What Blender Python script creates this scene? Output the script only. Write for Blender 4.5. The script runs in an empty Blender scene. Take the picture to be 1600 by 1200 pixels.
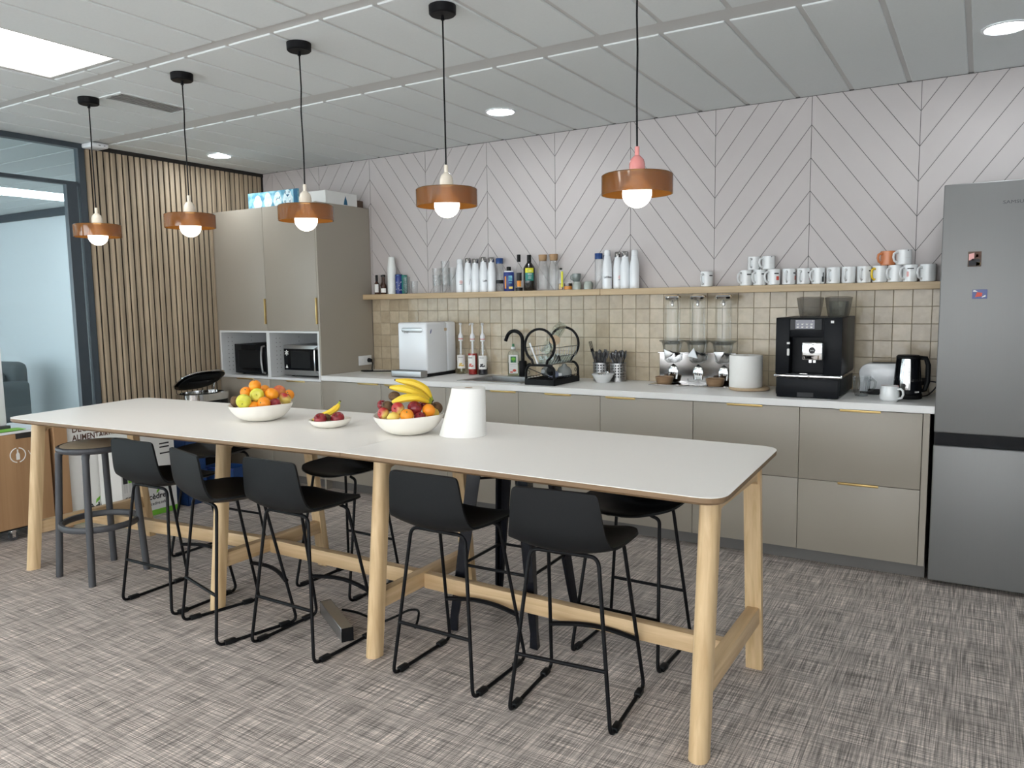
import bpy, bmesh, math, random
from mathutils import Matrix, Vector
random.seed(7)
PI = math.pi
scene = bpy.context.scene
COL = scene.collection

# ------------------------------------------------------------------ materials
def nodes_of(name):
    m = bpy.data.materials.new(name); m.use_nodes = True
    nt = m.node_tree; nt.nodes.clear()
    out = nt.nodes.new('ShaderNodeOutputMaterial')
    return m, nt, out
def N(nt, t, **kw):
    n = nt.nodes.new(t)
    for k, v in kw.items():
        if k.startswith('i_'):
            n.inputs[k[2:].replace('_', ' ')].default_value = v
        elif k.startswith('n_'):
            n.inputs[int(k[2:])].default_value = v
        else: setattr(n, k, v)
    return n
def rgba(c): return (c[0], c[1], c[2], 1.0)
def pbr(name, col, rough=.5, metal=0., spec=.5, coat=0., noise=0., nscale=(20,20,20), bump=0., sub=0., trans=0.):
    m, nt, out = nodes_of(name)
    b = N(nt, 'ShaderNodeBsdfPrincipled')
    b.inputs['Base Color'].default_value = rgba(col)
    b.inputs['Roughness'].default_value = rough
    b.inputs['Metallic'].default_value = metal
    b.inputs['Specular IOR Level'].default_value = spec
    b.inputs['Coat Weight'].default_value = coat
    b.inputs['Transmission Weight'].default_value = trans
    if sub: b.inputs['Subsurface Weight'].default_value = sub; b.inputs['Subsurface Scale'].default_value = .01
    nt.links.new(b.outputs[0], out.inputs[0])
    tc = N(nt, 'ShaderNodeTexCoord'); mp = N(nt, 'ShaderNodeMapping'); mp.inputs['Scale'].default_value = nscale
    nt.links.new(tc.outputs['Object'], mp.inputs[0])
    nz = N(nt, 'ShaderNodeTexNoise'); nz.inputs['Scale'].default_value = 1; nz.inputs['Detail'].default_value = 4
    nt.links.new(mp.outputs[0], nz.inputs['Vector'])
    if noise:
        mx = N(nt, 'ShaderNodeMix', data_type='RGBA')
        lo = [c * (1 - noise) for c in col]; hi = [min(1, c * (1 + noise)) for c in col]
        mx.inputs[6].default_value = rgba(lo); mx.inputs[7].default_value = rgba(hi)
        nt.links.new(nz.outputs[0], mx.inputs[0]); nt.links.new(mx.outputs[2], b.inputs['Base Color'])
    if bump:
        bp = N(nt, 'ShaderNodeBump'); bp.inputs['Strength'].default_value = bump; bp.inputs['Distance'].default_value = .004
        nt.links.new(nz.outputs[0], bp.inputs['Height']); nt.links.new(bp.outputs[0], b.inputs['Normal'])
    return m
def wood(name, c1, c2, axis='x', rough=.45, scale=1., cell=None):
    """grain stretched along one object axis; cell = (axis index, pitch): each board of that pitch gets a tone of its own"""
    m, nt, out = nodes_of(name)
    b = N(nt, 'ShaderNodeBsdfPrincipled'); b.inputs['Roughness'].default_value = rough
    nt.links.new(b.outputs[0], out.inputs[0])
    tc = N(nt, 'ShaderNodeTexCoord'); mp = N(nt, 'ShaderNodeMapping')
    s = {'x': (2, 45, 45), 'y': (45, 2, 45), 'z': (45, 45, 2)}[axis]
    mp.inputs['Scale'].default_value = tuple(v * scale for v in s)
    nt.links.new(tc.outputs['Object'], mp.inputs[0])
    nz = N(nt, 'ShaderNodeTexNoise'); nz.inputs['Scale'].default_value = 1; nz.inputs['Detail'].default_value = 5; nz.inputs['Distortion'].default_value = .6
    nt.links.new(mp.outputs[0], nz.inputs['Vector'])
    rp = N(nt, 'ShaderNodeValToRGB')
    rp.color_ramp.elements[0].position = .3; rp.color_ramp.elements[0].color = rgba(c1)
    rp.color_ramp.elements[1].position = .7; rp.color_ramp.elements[1].color = rgba(c2)
    nt.links.new(nz.outputs[0], rp.inputs[0])
    last = rp.outputs[0]
    if cell:
        sp = N(nt, 'ShaderNodeSeparateXYZ'); nt.links.new(tc.outputs['Object'], sp.inputs[0])
        dv = N(nt, 'ShaderNodeMath', operation='DIVIDE'); dv.inputs[1].default_value = cell[1]
        nt.links.new(sp.outputs[cell[0]], dv.inputs[0])
        fl = N(nt, 'ShaderNodeMath', operation='FLOOR'); nt.links.new(dv.outputs[0], fl.inputs[0])
        wn = N(nt, 'ShaderNodeTexWhiteNoise', noise_dimensions='1D'); nt.links.new(fl.outputs[0], wn.inputs['W'])
        mr = N(nt, 'ShaderNodeMapRange'); mr.inputs['To Min'].default_value = .72; mr.inputs['To Max'].default_value = 1.12
        nt.links.new(wn.outputs[0], mr.inputs[0])
        mu = N(nt, 'ShaderNodeMix', data_type='RGBA', blend_type='MULTIPLY'); mu.inputs[0].default_value = 1
        nt.links.new(last, mu.inputs[6]); nt.links.new(mr.outputs[0], mu.inputs[7]); last = mu.outputs[2]
    nt.links.new(last, b.inputs['Base Color'])
    return m
def glass(name, tint=(.985, .99, .99), refl=.07, rough=.02, body=0., bodycol=(.5, .5, .5)):
    """thin clear sheet: tinted see-through plus mirror reflection growing at grazing angles; body adds a milky share"""
    m, nt, out = nodes_of(name)
    tr = N(nt, 'ShaderNodeBsdfTransparent'); tr.inputs[0].default_value = rgba(tint)
    gl = N(nt, 'ShaderNodeBsdfGlossy'); gl.inputs['Roughness'].default_value = rough
    lw = N(nt, 'ShaderNodeLayerWeight'); lw.inputs['Blend'].default_value = .25
    mr = N(nt, 'ShaderNodeMapRange'); mr.inputs['To Min'].default_value = refl * .3; mr.inputs['To Max'].default_value = min(1, refl * 4)
    nt.links.new(lw.outputs['Fresnel'], mr.inputs[0])
    mx = N(nt, 'ShaderNodeMixShader'); nt.links.new(mr.outputs[0], mx.inputs[0])
    first = tr.outputs[0]
    if body:
        df = N(nt, 'ShaderNodeBsdfDiffuse'); df.inputs[0].default_value = rgba(bodycol)
        tl = N(nt, 'ShaderNodeBsdfTranslucent'); tl.inputs[0].default_value = rgba(bodycol)
        m2 = N(nt, 'ShaderNodeMixShader'); m2.inputs[0].default_value = .5
        nt.links.new(df.outputs[0], m2.inputs[1]); nt.links.new(tl.outputs[0], m2.inputs[2])
        m1 = N(nt, 'ShaderNodeMixShader'); m1.inputs[0].default_value = body
        nt.links.new(tr.outputs[0], m1.inputs[1]); nt.links.new(m2.outputs[0], m1.inputs[2]); first = m1.outputs[0]
    nt.links.new(first, mx.inputs[1]); nt.links.new(gl.outputs[0], mx.inputs[2])
    nt.links.new(mx.outputs[0], out.inputs[0])
    return m
def emit(name, col, s):
    m, nt, out = nodes_of(name)
    e = N(nt, 'ShaderNodeEmission'); e.inputs[0].default_value = rgba(col); e.inputs[1].default_value = s
    nt.links.new(e.outputs[0], out.inputs[0]); return m
def fruit_mat(name, ca, cb, rough=.35, scale=9., bump=0., lo=.42, hi=.58):
    m, nt, out = nodes_of(name)
    b = N(nt, 'ShaderNodeBsdfPrincipled'); b.inputs['Roughness'].default_value = rough
    nt.links.new(b.outputs[0], out.inputs[0])
    tc = N(nt, 'ShaderNodeTexCoord'); nz = N(nt, 'ShaderNodeTexNoise'); nz.inputs['Scale'].default_value = scale; nz.inputs['Detail'].default_value = 3
    nt.links.new(tc.outputs['Object'], nz.inputs['Vector'])
    rp = N(nt, 'ShaderNodeValToRGB')
    rp.color_ramp.elements[0].position = lo; rp.color_ramp.elements[0].color = rgba(ca)
    rp.color_ramp.elements[1].position = hi; rp.color_ramp.elements[1].color = rgba(cb)
    nt.links.new(nz.outputs[0], rp.inputs[0]); nt.links.new(rp.outputs[0], b.inputs['Base Color'])
    if bump:
        n2 = N(nt, 'ShaderNodeTexNoise'); n2.inputs['Scale'].default_value = 400
        nt.links.new(tc.outputs['Object'], n2.inputs['Vector'])
        bp = N(nt, 'ShaderNodeBump'); bp.inputs['Strength'].default_value = bump; bp.inputs['Distance'].default_value = .002
        nt.links.new(n2.outputs[0], bp.inputs['Height']); nt.links.new(bp.outputs[0], b.inputs['Normal'])
    return m

def floor_mat():
    m, nt, out = nodes_of('woven_vinyl')
    b = N(nt, 'ShaderNodeBsdfPrincipled'); b.inputs['Roughness'].default_value = .62; b.inputs['Specular IOR Level'].default_value = .25
    nt.links.new(b.outputs[0], out.inputs[0])
    tc = N(nt, 'ShaderNodeTexCoord')
    def nz(sc, det=2.):
        mp = N(nt, 'ShaderNodeMapping'); mp.inputs['Scale'].default_value = sc
        nt.links.new(tc.outputs['Object'], mp.inputs[0])
        n = N(nt, 'ShaderNodeTexNoise'); n.inputs['Scale'].default_value = 1; n.inputs['Detail'].default_value = det
        nt.links.new(mp.outputs[0], n.inputs['Vector']); return n.outputs[0]
    def mr(x, a, c, lo, hi):
        r = N(nt, 'ShaderNodeMapRange'); r.inputs[1].default_value = a; r.inputs[2].default_value = c; r.inputs[3].default_value = lo; r.inputs[4].default_value = hi
        nt.links.new(x, r.inputs[0]); return r.outputs[0]
    def mul(x, y):
        k = N(nt, 'ShaderNodeMath', operation='MULTIPLY'); nt.links.new(x, k.inputs[0]); nt.links.new(y, k.inputs[1]); return k.outputs[0]
    xs = mr(nz((5, 240, 1)), .34, .66, .46, 1.40)     # strands along x
    ys = mr(nz((240, 5, 1)), .34, .66, .46, 1.40)     # strands along y
    xl = mr(nz((2.6, 62, 1), 1), .36, .64, .87, 1.13)
    yl = mr(nz((62, 2.6, 1), 1), .36, .64, .87, 1.13)
    big = mr(nz((.8, .8, 1), 1), .3, .7, .93, 1.07)
    v = mul(mul(mul(xs, ys), mul(xl, yl)), big)
    mx = N(nt, 'ShaderNodeMix', data_type='RGBA'); mx.inputs[6].default_value = (.010, .010, .011, 1); mx.inputs[7].default_value = (.465, .407, .37, 1); mx.clamp_factor = False
    nt.links.new(v, mx.inputs[0]); nt.links.new(mx.outputs[2], b.inputs['Base Color'])
    bp = N(nt, 'ShaderNodeBump'); bp.inputs['Strength'].default_value = .25; bp.inputs['Distance'].default_value = .002
    nt.links.new(mul(xs, ys), bp.inputs['Height']); nt.links.new(bp.outputs[0], b.inputs['Normal'])
    return m
def tile_mat():
    m, nt, out = nodes_of('glazed_square_tile')
    b = N(nt, 'ShaderNodeBsdfPrincipled'); b.inputs['Roughness'].default_value = .22
    nt.links.new(b.outputs[0], out.inputs[0])
    tc = N(nt, 'ShaderNodeTexCoord'); mp = N(nt, 'ShaderNodeMapping'); mp.inputs['Scale'].default_value = (10, 0, 10); mp.inputs['Location'].default_value = (.1, 0, -.15)
    nt.links.new(tc.outputs['Object'], mp.inputs[0])
    fl = N(nt, 'ShaderNodeVectorMath', operation='FLOOR'); nt.links.new(mp.outputs[0], fl.inputs[0])
    wn = N(nt, 'ShaderNodeTexWhiteNoise', noise_dimensions='3D'); nt.links.new(fl.outputs[0], wn.inputs['Vector'])
    rp = N(nt, 'ShaderNodeValToRGB')
    rp.color_ramp.elements[0].color = (.415, .338, .232, 1); rp.color_ramp.elements[1].color = (.53, .445, .32, 1)
    e = rp.color_ramp.elements.new(.5); e.color = (.465, .382, .268, 1)
    nt.links.new(wn.outputs[0], rp.inputs[0])
    nz = N(nt, 'ShaderNodeTexNoise'); nz.inputs['Scale'].default_value = 26; nz.inputs['Detail'].default_value = 3
    nt.links.new(tc.outputs['Object'], nz.inputs['Vector'])
    mr = N(nt, 'ShaderNodeMapRange'); mr.inputs['From Min'].default_value = .3; mr.inputs['From Max'].default_value = .7; mr.inputs['To Min'].default_value = .9; mr.inputs['To Max'].default_value = 1.06
    nt.links.new(nz.outputs[0], mr.inputs[0])
    mu = N(nt, 'ShaderNodeMix', data_type='RGBA', blend_type='MULTIPLY'); mu.inputs[0].default_value = 1
    nt.links.new(rp.outputs[0], mu.inputs[6]); nt.links.new(mr.outputs[0], mu.inputs[7]); nt.links.new(mu.outputs[2], b.inputs['Base Color'])
    n2 = N(nt, 'ShaderNodeTexNoise'); n2.inputs['Scale'].default_value = 14
    nt.links.new(tc.outputs['Object'], n2.inputs['Vector'])
    bp = N(nt, 'ShaderNodeBump'); bp.inputs['Strength'].default_value = .35; bp.inputs['Distance'].default_value = .01
    nt.links.new(n2.outputs[0], bp.inputs['Height']); nt.links.new(bp.outputs[0], b.inputs['Normal'])
    return m

M = {}
M['floor'] = floor_mat(); M['tile'] = tile_mat()
M['grout'] = pbr('grout', (.27, .23, .17), .9)
M['panel_wall'] = pbr('painted_chevron_board', (.52, .478, .466), .55, noise=.05, nscale=(3, 3, 3))
M['groove'] = pbr('dark_groove', (.10, .095, .095), .9)
M['ceiling'] = pbr('ceiling_panel', (.735, .765, .765), .85, noise=.03, nscale=(90, 90, 90), spec=.2)
M['grid'] = pbr('ceiling_grid', (.62, .62, .61), .7)
M['white_wall'] = pbr('white_painted_wall', (.78, .82, .84), .8)
M['slat'] = wood('oak_slat', (.41, .315, .215), (.55, .435, .31), 'z', .55, cell=(1, .05))
M['black_felt'] = pbr('black_felt', (.028, .024, .022), .95)
M['steel_blue'] = pbr('dark_blue_grey_frame', (.045, .058, .072), .45)
M['taupe'] = pbr('taupe_lacquer', (.345, .308, .256), .42, noise=.02, nscale=(400, 400, 400))
M['taupe_edge'] = pbr('taupe_carcass', (.32, .285, .236), .5)
M['plinth'] = pbr('grey_plinth', (.16, .15, .14), .5)
M['brass'] = pbr('brushed_brass', (.80, .58, .24), .32, 1.)
M['white_lam'] = pbr('white_laminate', (.80, .79, .77), .38)
M['table_top'] = pbr('white_table_laminate', (.90, .87, .83), .42, spec=.4)
M['niche'] = pbr('white_melamine', (.70, .71, .71), .5)
M['oak_x'] = wood('oak_along_x', (.51, .34, .175), (.67, .48, .28), 'x')
M['oak_y'] = wood('oak_along_y', (.51, .34, .175), (.67, .48, .28), 'y')
M['oak_z'] = wood('oak_along_z', (.53, .36, .185), (.70, .51, .295), 'z')
M['oak_edge'] = wood('oiled_oak_edge', (.17, .10, .05), (.24, .15, .078), 'x', .5)
M['shelf_oak'] = wood('oak_shelf', (.43, .31, .175), (.54, .40, .24), 'x')
M['ply'] = wood('brown_plywood', (.33, .185, .09), (.43, .26, .135), 'z', .5, .4)
M['black_plastic'] = pbr('black_plastic', (.0065, .0072, .008), .5, spec=.22, noise=.05, nscale=(300, 300, 300))
M['black_metal'] = pbr('black_powder_coat', (.005, .005, .006), .5, spec=.16)
M['black_gloss'] = pbr('black_gloss', (.006, .007, .009), .16, spec=.18)
M['black_satin'] = pbr('black_satin', (.006, .007, .009), .38, spec=.12)
M['black_sheet'] = pbr('black_painted_sheet_steel', (.006, .007, .011), .22, spec=.25)
M['charcoal'] = pbr('charcoal_plastic', (.055, .056, .062), .5)
M['seat_wood'] = wood('stool_seat_wood', (.42, .33, .22), (.50, .40, .28), 'x', .5)
M['steel'] = pbr('brushed_steel', (.44, .435, .43), .34, 1., noise=.05, nscale=(2, 2, 300))
M['fridge'] = pbr('fridge_steel', (.20, .198, .195), .46, .42, noise=.03, nscale=(300, 300, 2))
M['dark_steel'] = pbr('dark_cutlery_steel', (.10, .10, .105), .3, .7)
M['chrome'] = pbr('chrome', (.80, .80, .80), .07, 1.)
M['mirror_steel'] = pbr('polished_steel', (.40, .39, .385), .09, 1.)
M['white_gloss'] = pbr('white_gloss_plastic', (.78, .80, .82), .18, coat=.3)
M['white_matt'] = pbr('white_matt', (.80, .82, .84), .5)
M['paper'] = pbr('white_paper', (.86, .85, .82), .9, bump=.15, nscale=(120, 120, 120))
M['ceramic'] = pbr('cream_ceramic', (.84, .81, .74), .3, coat=.2)
M['mug_white'] = pbr('white_glazed_mug', (.74, .75, .75), .15, coat=.3)
M['mug_orange'] = pbr('orange_glazed_mug', (.62, .22, .09), .25)
M['yellow_glaze'] = pbr('yellow_glaze', (.80, .55, .03), .25)
M['cream_lamp'] = pbr('cream_lacquer', (.80, .72, .60), .2, coat=.4)
M['pink_lamp'] = pbr('pink_lacquer', (.80, .30, .28), .2, coat=.4)
M['amber'] = glass('amber_glass', (.74, .46, .20), .20, .04, body=.80, bodycol=(.31, .135, .032))
M['glass'] = glass('clear_glass')
M['glass_green'] = glass('greenish_glass', (.93, .965, .955), .13)
M['window_glass'] = glass('window_glass', (.86, .93, .95), .05)
M['outer_glass'] = glass('outer_window_glass', (.95, .95, .95), .05)
M['thick_glass'] = glass('thick_clear_glass', (.86, .875, .88), .13)
M['smoked'] = glass('smoked_plastic', (.70, .69, .67), .06, .08, body=.28, bodycol=(.26, .25, .24))
M['frosted'] = pbr('frosted_plastic', (.80, .815, .79), .35)
M['clear_plastic'] = glass('clear_plastic', (.975, .98, .975), .08)
M['bulb'] = emit('lit_bulb', (1., .90, .76), 7.)
M['led'] = emit('lit_panel', (1., .97, .93), 6.5)
M['spot'] = emit('lit_downlight', (.90, .96, 1.), 75.)
M['led_far'] = emit('lit_far_panel', (.95, .98, 1.), 5.)
M['screen'] = emit('lit_display', (.30, .31, .35), .8)
M['ink'] = pbr('black_ink', (.015, .015, .018), .6)
M['brown_ink'] = pbr('brown_ink', (.10, .045, .03), .7)
M['red_ink'] = pbr('red_print', (.62, .09, .06), .6)
M['pink_ink'] = pbr('pink_print', (.80, .42, .40), .6)
M['green_ink'] = pbr('green_print', (.18, .50, .04), .6)
M['green_dark'] = pbr('dark_green_print', (.03, .17, .07), .5)
M['white_ink'] = pbr('white_print', (.82, .81, .78), .6)
M['cardboard_white'] = pbr('white_card', (.78, .78, .76), .7)
M['blue_plastic'] = pbr('blue_plastic', (.012, .05, .17), .4)
M['navy'] = pbr('navy_print', (.018, .04, .20), .3)
M['teal'] = pbr('teal_print', (.02, .20, .17), .5)
M['yellow_ink'] = pbr('yellow_print', (.75, .72, .03), .5)
M['orange_ink'] = pbr('orange_print', (.75, .28, .03), .5)
M['dark_bottle'] = pbr('dark_bottle_glass', (.012, .010, .009), .08, coat=.3)
M['brown_bottle'] = pbr('brown_bottle_glass', (.05, .018, .010), .1, coat=.3)
M['cork'] = pbr('cork', (.38, .24, .13), .9, noise=.3, nscale=(300, 300, 300))
M['oil'] = pbr('golden_oil', (.42, .25, .03), .15, coat=.3)
M['jam'] = pbr('orange_jam', (.75, .27, .02), .3)
M['red_syrup'] = pbr('red_syrup', (.35, .02, .015), .1, coat=.3)
M['dark_syrup'] = pbr('dark_syrup', (.012, .010, .018), .1, coat=.3)
M['clear_syrup'] = glass('clear_syrup', (.80, .80, .70), .12)
M['grey_glaze'] = pbr('grey_green_glaze', (.17, .20, .19), .2, coat=.3)
M['grey_glaze_light'] = pbr('pale_grey_glaze', (.34, .37, .33), .25, coat=.3)
M['olive_wood'] = wood('olive_wood', (.20, .115, .06), (.36, .23, .13), 'x', .45, .6)
M['light_wood'] = wood('light_turned_wood', (.45, .32, .20), (.58, .44, .29), 'x', .5)
M['sofa'] = pbr('grey_upholstery', (.10, .115, .12), .95)
M['blue_art'] = fruit_mat('blue_canvas', (.10, .30, .42), (.30, .58, .70), .8, 16.)
M['pale_art'] = fruit_mat('pale_blue_paint', (.55, .74, .80), (.78, .88, .90), .8, 40.)
M['blue_art_dark'] = pbr('deep_blue_paint', (.02, .12, .22), .8)
M['wood_dark'] = pbr('dark_brown', (.10, .06, .04), .6)
M['blue_foil'] = pbr('blue_cap', (.02, .06, .20), .25, .3)
M['bag'] = glass('plastic_bag', (.80, .84, .86), .10, .2, body=.45, bodycol=(.62, .66, .70))
M['bag_blue'] = glass('blue_tinted_bag', (.70, .74, .85), .10, .2, body=.5, bodycol=(.35, .38, .52))
M['orange'] = fruit_mat('orange_peel', (.85, .27, .010), (.90, .34, .015), .42, 6., .25)
M['apple_yellow'] = fruit_mat('yellow_apple_skin', (.62, .60, .06), (.72, .66, .11), .32, 12.)
M['apple_mixed'] = fruit_mat('red_and_yellow_apple_skin', (.42, .028, .028), (.66, .50, .12), .3, 11., lo=.46, hi=.60)
M['apple_red'] = fruit_mat('dark_red_apple_skin', (.17, .010, .018), (.30, .025, .030), .26, 25.)
M['kiwi'] = fruit_mat('kiwi_skin', (.105, .058, .028), (.16, .092, .045), .85, 40., .3)
M['peach'] = fruit_mat('peach_skin', (.60, .10, .04), (.75, .32, .10), .6, 14.)
M['lemon'] = fruit_mat('lemon_skin', (.75, .52, .09), (.80, .60, .13), .4, 10., .2)
M['banana'] = fruit_mat('banana_skin', (.80, .53, .02), (.86, .62, .04), .42, 8.)
M['banana_green'] = pbr('green_banana_neck', (.35, .42, .03), .5)
M['stem'] = pbr('dark_stem', (.05, .032, .018), .8)

# ------------------------------------------------------------------ mesh builder
class MB:
    def __init__(s): s.bm = bmesh.new(); s.X = Matrix.Identity(4); s.mi = 0
    def v(s, co): return s.bm.verts.new(s.X @ Vector(co))
    def f(s, vs):
        try:
            fc = s.bm.faces.new(vs); fc.material_index = s.mi; return fc
        except ValueError: return None
    def box(s, x0, y0, z0, x1, y1, z1, b=0., seg=2):
        if x0 > x1: x0, x1 = x1, x0
        if y0 > y1: y0, y1 = y1, y0
        if z0 > z1: z0, z1 = z1, z0
        c = [s.v((x, y, z)) for z in (z0, z1) for y in (y0, y1) for x in (x0, x1)]
        fs = [s.f([c[i] for i in q]) for q in ((0,2,3,1),(4,5,7,6),(0,1,5,4),(1,3,7,5),(3,2,6,7),(2,0,4,6))]
        if b > 0:
            es = set(e for fc in fs if fc for e in fc.edges)
            r = bmesh.ops.bevel(s.bm, geom=list(es), offset=b, segments=seg, profile=.5, affect='EDGES', clamp_overlap=True)
            for fc in r['faces']: fc.material_index = s.mi
        return s
    def prism(s, poly, h0, h1, ax='z', b=0.):
        """poly extruded along an axis. ax z: poly is (x,y); ax y: poly is (x,z); ax x: poly is (y,z)"""
        def P(p, h): return {'z': (p[0], p[1], h), 'y': (p[0], h, p[1]), 'x': (h, p[0], p[1])}[ax]
        a = [s.v(P(p, h0)) for p in poly]; c = [s.v(P(p, h1)) for p in poly]
        n = len(poly); fs = [s.f(a[::-1]), s.f(c)]
        for i in range(n): fs.append(s.f([a[i], a[(i+1) % n], c[(i+1) % n], c[i]]))
        bmesh.ops.recalc_face_normals(s.bm, faces=[x for x in fs if x])
        if b > 0:
            es = set(e for fc in fs[:2] if fc for e in fc.edges)
            r = bmesh.ops.bevel(s.bm, geom=list(es), offset=b, segments=2, profile=.5, affect='EDGES', clamp_overlap=True)
            for fc in r['faces']: fc.material_index = s.mi
        return s
    def lathe(s, prof, c=(0, 0, 0), n=28, sx=1., sy=1., cap=True):
        """prof: (r,z) from bottom to top; r=0 ends close the surface"""
        rings = []
        for r, z in prof:
            if r < 1e-6: rings.append([s.v((c[0], c[1], c[2] + z))])
            else: rings.append([s.v((c[0] + r*sx*math.cos(2*PI*i/n), c[1] + r*sy*math.sin(2*PI*i/n), c[2] + z)) for i in range(n)])
        for a, b in zip(rings, rings[1:]):
            if len(a) == 1 and len(b) == 1: continue
            for i in range(n):
                j = (i+1) % n
                if len(a) == 1: s.f([a[0], b[j], b[i]])
                elif len(b) == 1: s.f([a[i], a[j], b[0]])
                else: s.f([a[i], a[j], b[j], b[i]])
        if cap:
            if len(rings[0]) > 1: s.f(rings[0][::-1])
            if len(rings[-1]) > 1: s.f(rings[-1])
        return s
    def cyl(s, p0, p1, r0, r1=None, n=20):
        return s.tube([p0, p1], [r0, r0 if r1 is None else r1], n)
    def tube(s, pts, r, n=10, closed=False, sq=None):
        pts = [Vector(p) for p in pts]; k = len(pts)
        rs = r if isinstance(r, (list, tuple)) else [r]*k
        rings = []; up = None
        for i, p in enumerate(pts):
            if closed: d = pts[(i+1) % k] - pts[i-1]
            else: d = pts[min(i+1, k-1)] - pts[max(i-1, 0)]
            d.normalize()
            if up is None:
                up = Vector((0, 0, 1)) if abs(d.z) < .9 else Vector((0, 1, 0))
            a = d.cross(up)
            if a.length < 1e-5: a = d.orthogonal()
            a.normalize(); up = a.cross(d).normalized()
            ex, ey = (rs[i], rs[i]) if sq is None else (rs[i], rs[i]*sq)
            rings.append([s.v(p + a*ex*math.cos(2*PI*(j+.5)/n) + up*ey*math.sin(2*PI*(j+.5)/n)) for j in range(n)])
        for i in range(k if closed else k-1):
            A, B = rings[i], rings[(i+1) % k]
            for j in range(n): s.f([A[j], A[(j+1) % n], B[(j+1) % n], B[j]])
        if not closed: s.f(rings[0][::-1]); s.f(rings[-1])
        return s
    def ball(s, c, r, nu=24, nv=14):
        if not isinstance(r, (list, tuple)): r = (r, r, r)
        rings = []
        for i in range(nv+1):
            t = -PI/2 + PI*i/nv
            if i in (0, nv): rings.append([s.v((c[0], c[1], c[2] + r[2]*math.sin(t)))])
            else: rings.append([s.v((c[0] + r[0]*math.cos(t)*math.cos(2*PI*j/nu), c[1] + r[1]*math.cos(t)*math.sin(2*PI*j/nu), c[2] + r[2]*math.sin(t))) for j in range(nu)])
        for a, b in zip(rings, rings[1:]):
            for j in range(nu):
                k = (j+1) % nu
                if len(a) == 1: s.f([a[0], b[k], b[j]])
                elif len(b) == 1: s.f([a[j], a[k], b[0]])
                else: s.f([a[j], a[k], b[k], b[j]])
        return s
    def grid(s, fn, nu, nv, closed_u=False):
        g = [[s.v(fn(i/nu, j/nv)) for i in range(nu + (0 if closed_u else 1))] for j in range(nv+1)]
        w = len(g[0])
        for j in range(nv):
            for i in range(nu):
                s.f([g[j][i], g[j][(i+1) % w], g[j+1][(i+1) % w], g[j+1][i]])
        return s
    def build(s, name, mats, parent=None, angle=38, smooth=True):
        me = bpy.data.meshes.new(name)
        bmesh.ops.recalc_face_normals(s.bm, faces=s.bm.faces[:])
        s.bm.to_mesh(me); s.bm.free()
        if not isinstance(mats, (list, tuple)): mats = [mats]
        for m in mats: me.materials.append(M[m] if isinstance(m, str) else m)
        if smooth:
            me.polygons.foreach_set('use_smooth', [True]*len(me.polygons))
            me.set_sharp_from_angle(angle=math.radians(angle))
        o = bpy.data.objects.new(name, me); COL.objects.link(o)
        if parent: o.parent = parent
        return o

def tag(o, label=None, cat=None, group=None, kind=None):
    if label: o['label'] = label
    if cat: o['category'] = cat
    if group: o['group'] = group
    if kind: o['kind'] = kind
    return o
def thing(name, label, cat, loc=(0, 0, 0), rz=0., group=None):
    o = bpy.data.objects.new(name, None); COL.objects.link(o)
    o.location = loc; o.rotation_euler = (0, 0, rz); o.empty_display_size = .05
    return tag(o, label, cat, group)
def kids(o): return [c for c in ALL() if c.parent == o]
def ALL(): return list(COL.objects)
def dup(src, label, loc=None, rz=None, group=None):
    """copy of a thing with copies of its parts and sub-parts"""
    r = src.copy(); COL.objects.link(r)
    if loc is not None: r.location = loc
    if rz is not None: r.rotation_euler = (0, 0, rz)
    r['label'] = label
    if group: r['group'] = group
    for ch in list(src.children):
        c = ch.copy(); COL.objects.link(c); c.parent = r
        for g in list(ch.children):
            d = g.copy(); COL.objects.link(d); d.parent = c
    return r
def struct(mb, name, mats, **k):
    o = mb.build(name, mats, **k); o['kind'] = 'structure'; return o
def text(body, size, mat, parent, loc, rot, name='lettering', align='LEFT', ext=.0004, sx=1., bold=0., wrap=0.):
    cu = bpy.data.curves.new(name, 'FONT'); cu.body = body; cu.size = size; cu.extrude = ext; cu.align_x = align; cu.align_y = 'CENTER'; cu.resolution_u = 3; cu.offset = size*bold
    t = bpy.data.objects.new('tmp_text', cu); COL.objects.link(t)
    me = bpy.data.meshes.new_from_object(t.evaluated_get(bpy.context.evaluated_depsgraph_get()))
    bpy.data.objects.remove(t); bpy.data.curves.remove(cu)
    if wrap:                     # lay the letters round a cylinder of that radius
        for v in me.vertices:
            a = (v.co.x*sx + loc[0])/wrap; q = wrap + v.co.z + .0004
            v.co.x, v.co.z = q*math.sin(a), q*math.cos(a) - wrap
        loc = (0, -wrap, loc[2]); sx = 1.
    me.name = name; me.materials.clear(); me.materials.append(M[mat])
    o = bpy.data.objects.new(name, me); COL.objects.link(o)
    o.location = loc; o.rotation_euler = rot; o.scale = (sx, 1, 1)
    if parent: o.parent = parent
    return o
FRONT = (PI/2, 0, 0)           # text on a face looking towards -y
RIGHTF = (PI/2, 0, PI/2)       # text on a face looking towards +x
def arc(c, r, a0, a1, n, plane='xz'):
    out = []
    for i in range(n+1):
        a = math.radians(a0 + (a1-a0)*i/n); u, w = r*math.cos(a), r*math.sin(a)
        out.append({'xz': (c[0]+u, c[1], c[2]+w), 'xy': (c[0]+u, c[1]+w, c[2]), 'yz': (c[0], c[1]+u, c[2]+w)}[plane])
    return out
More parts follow.
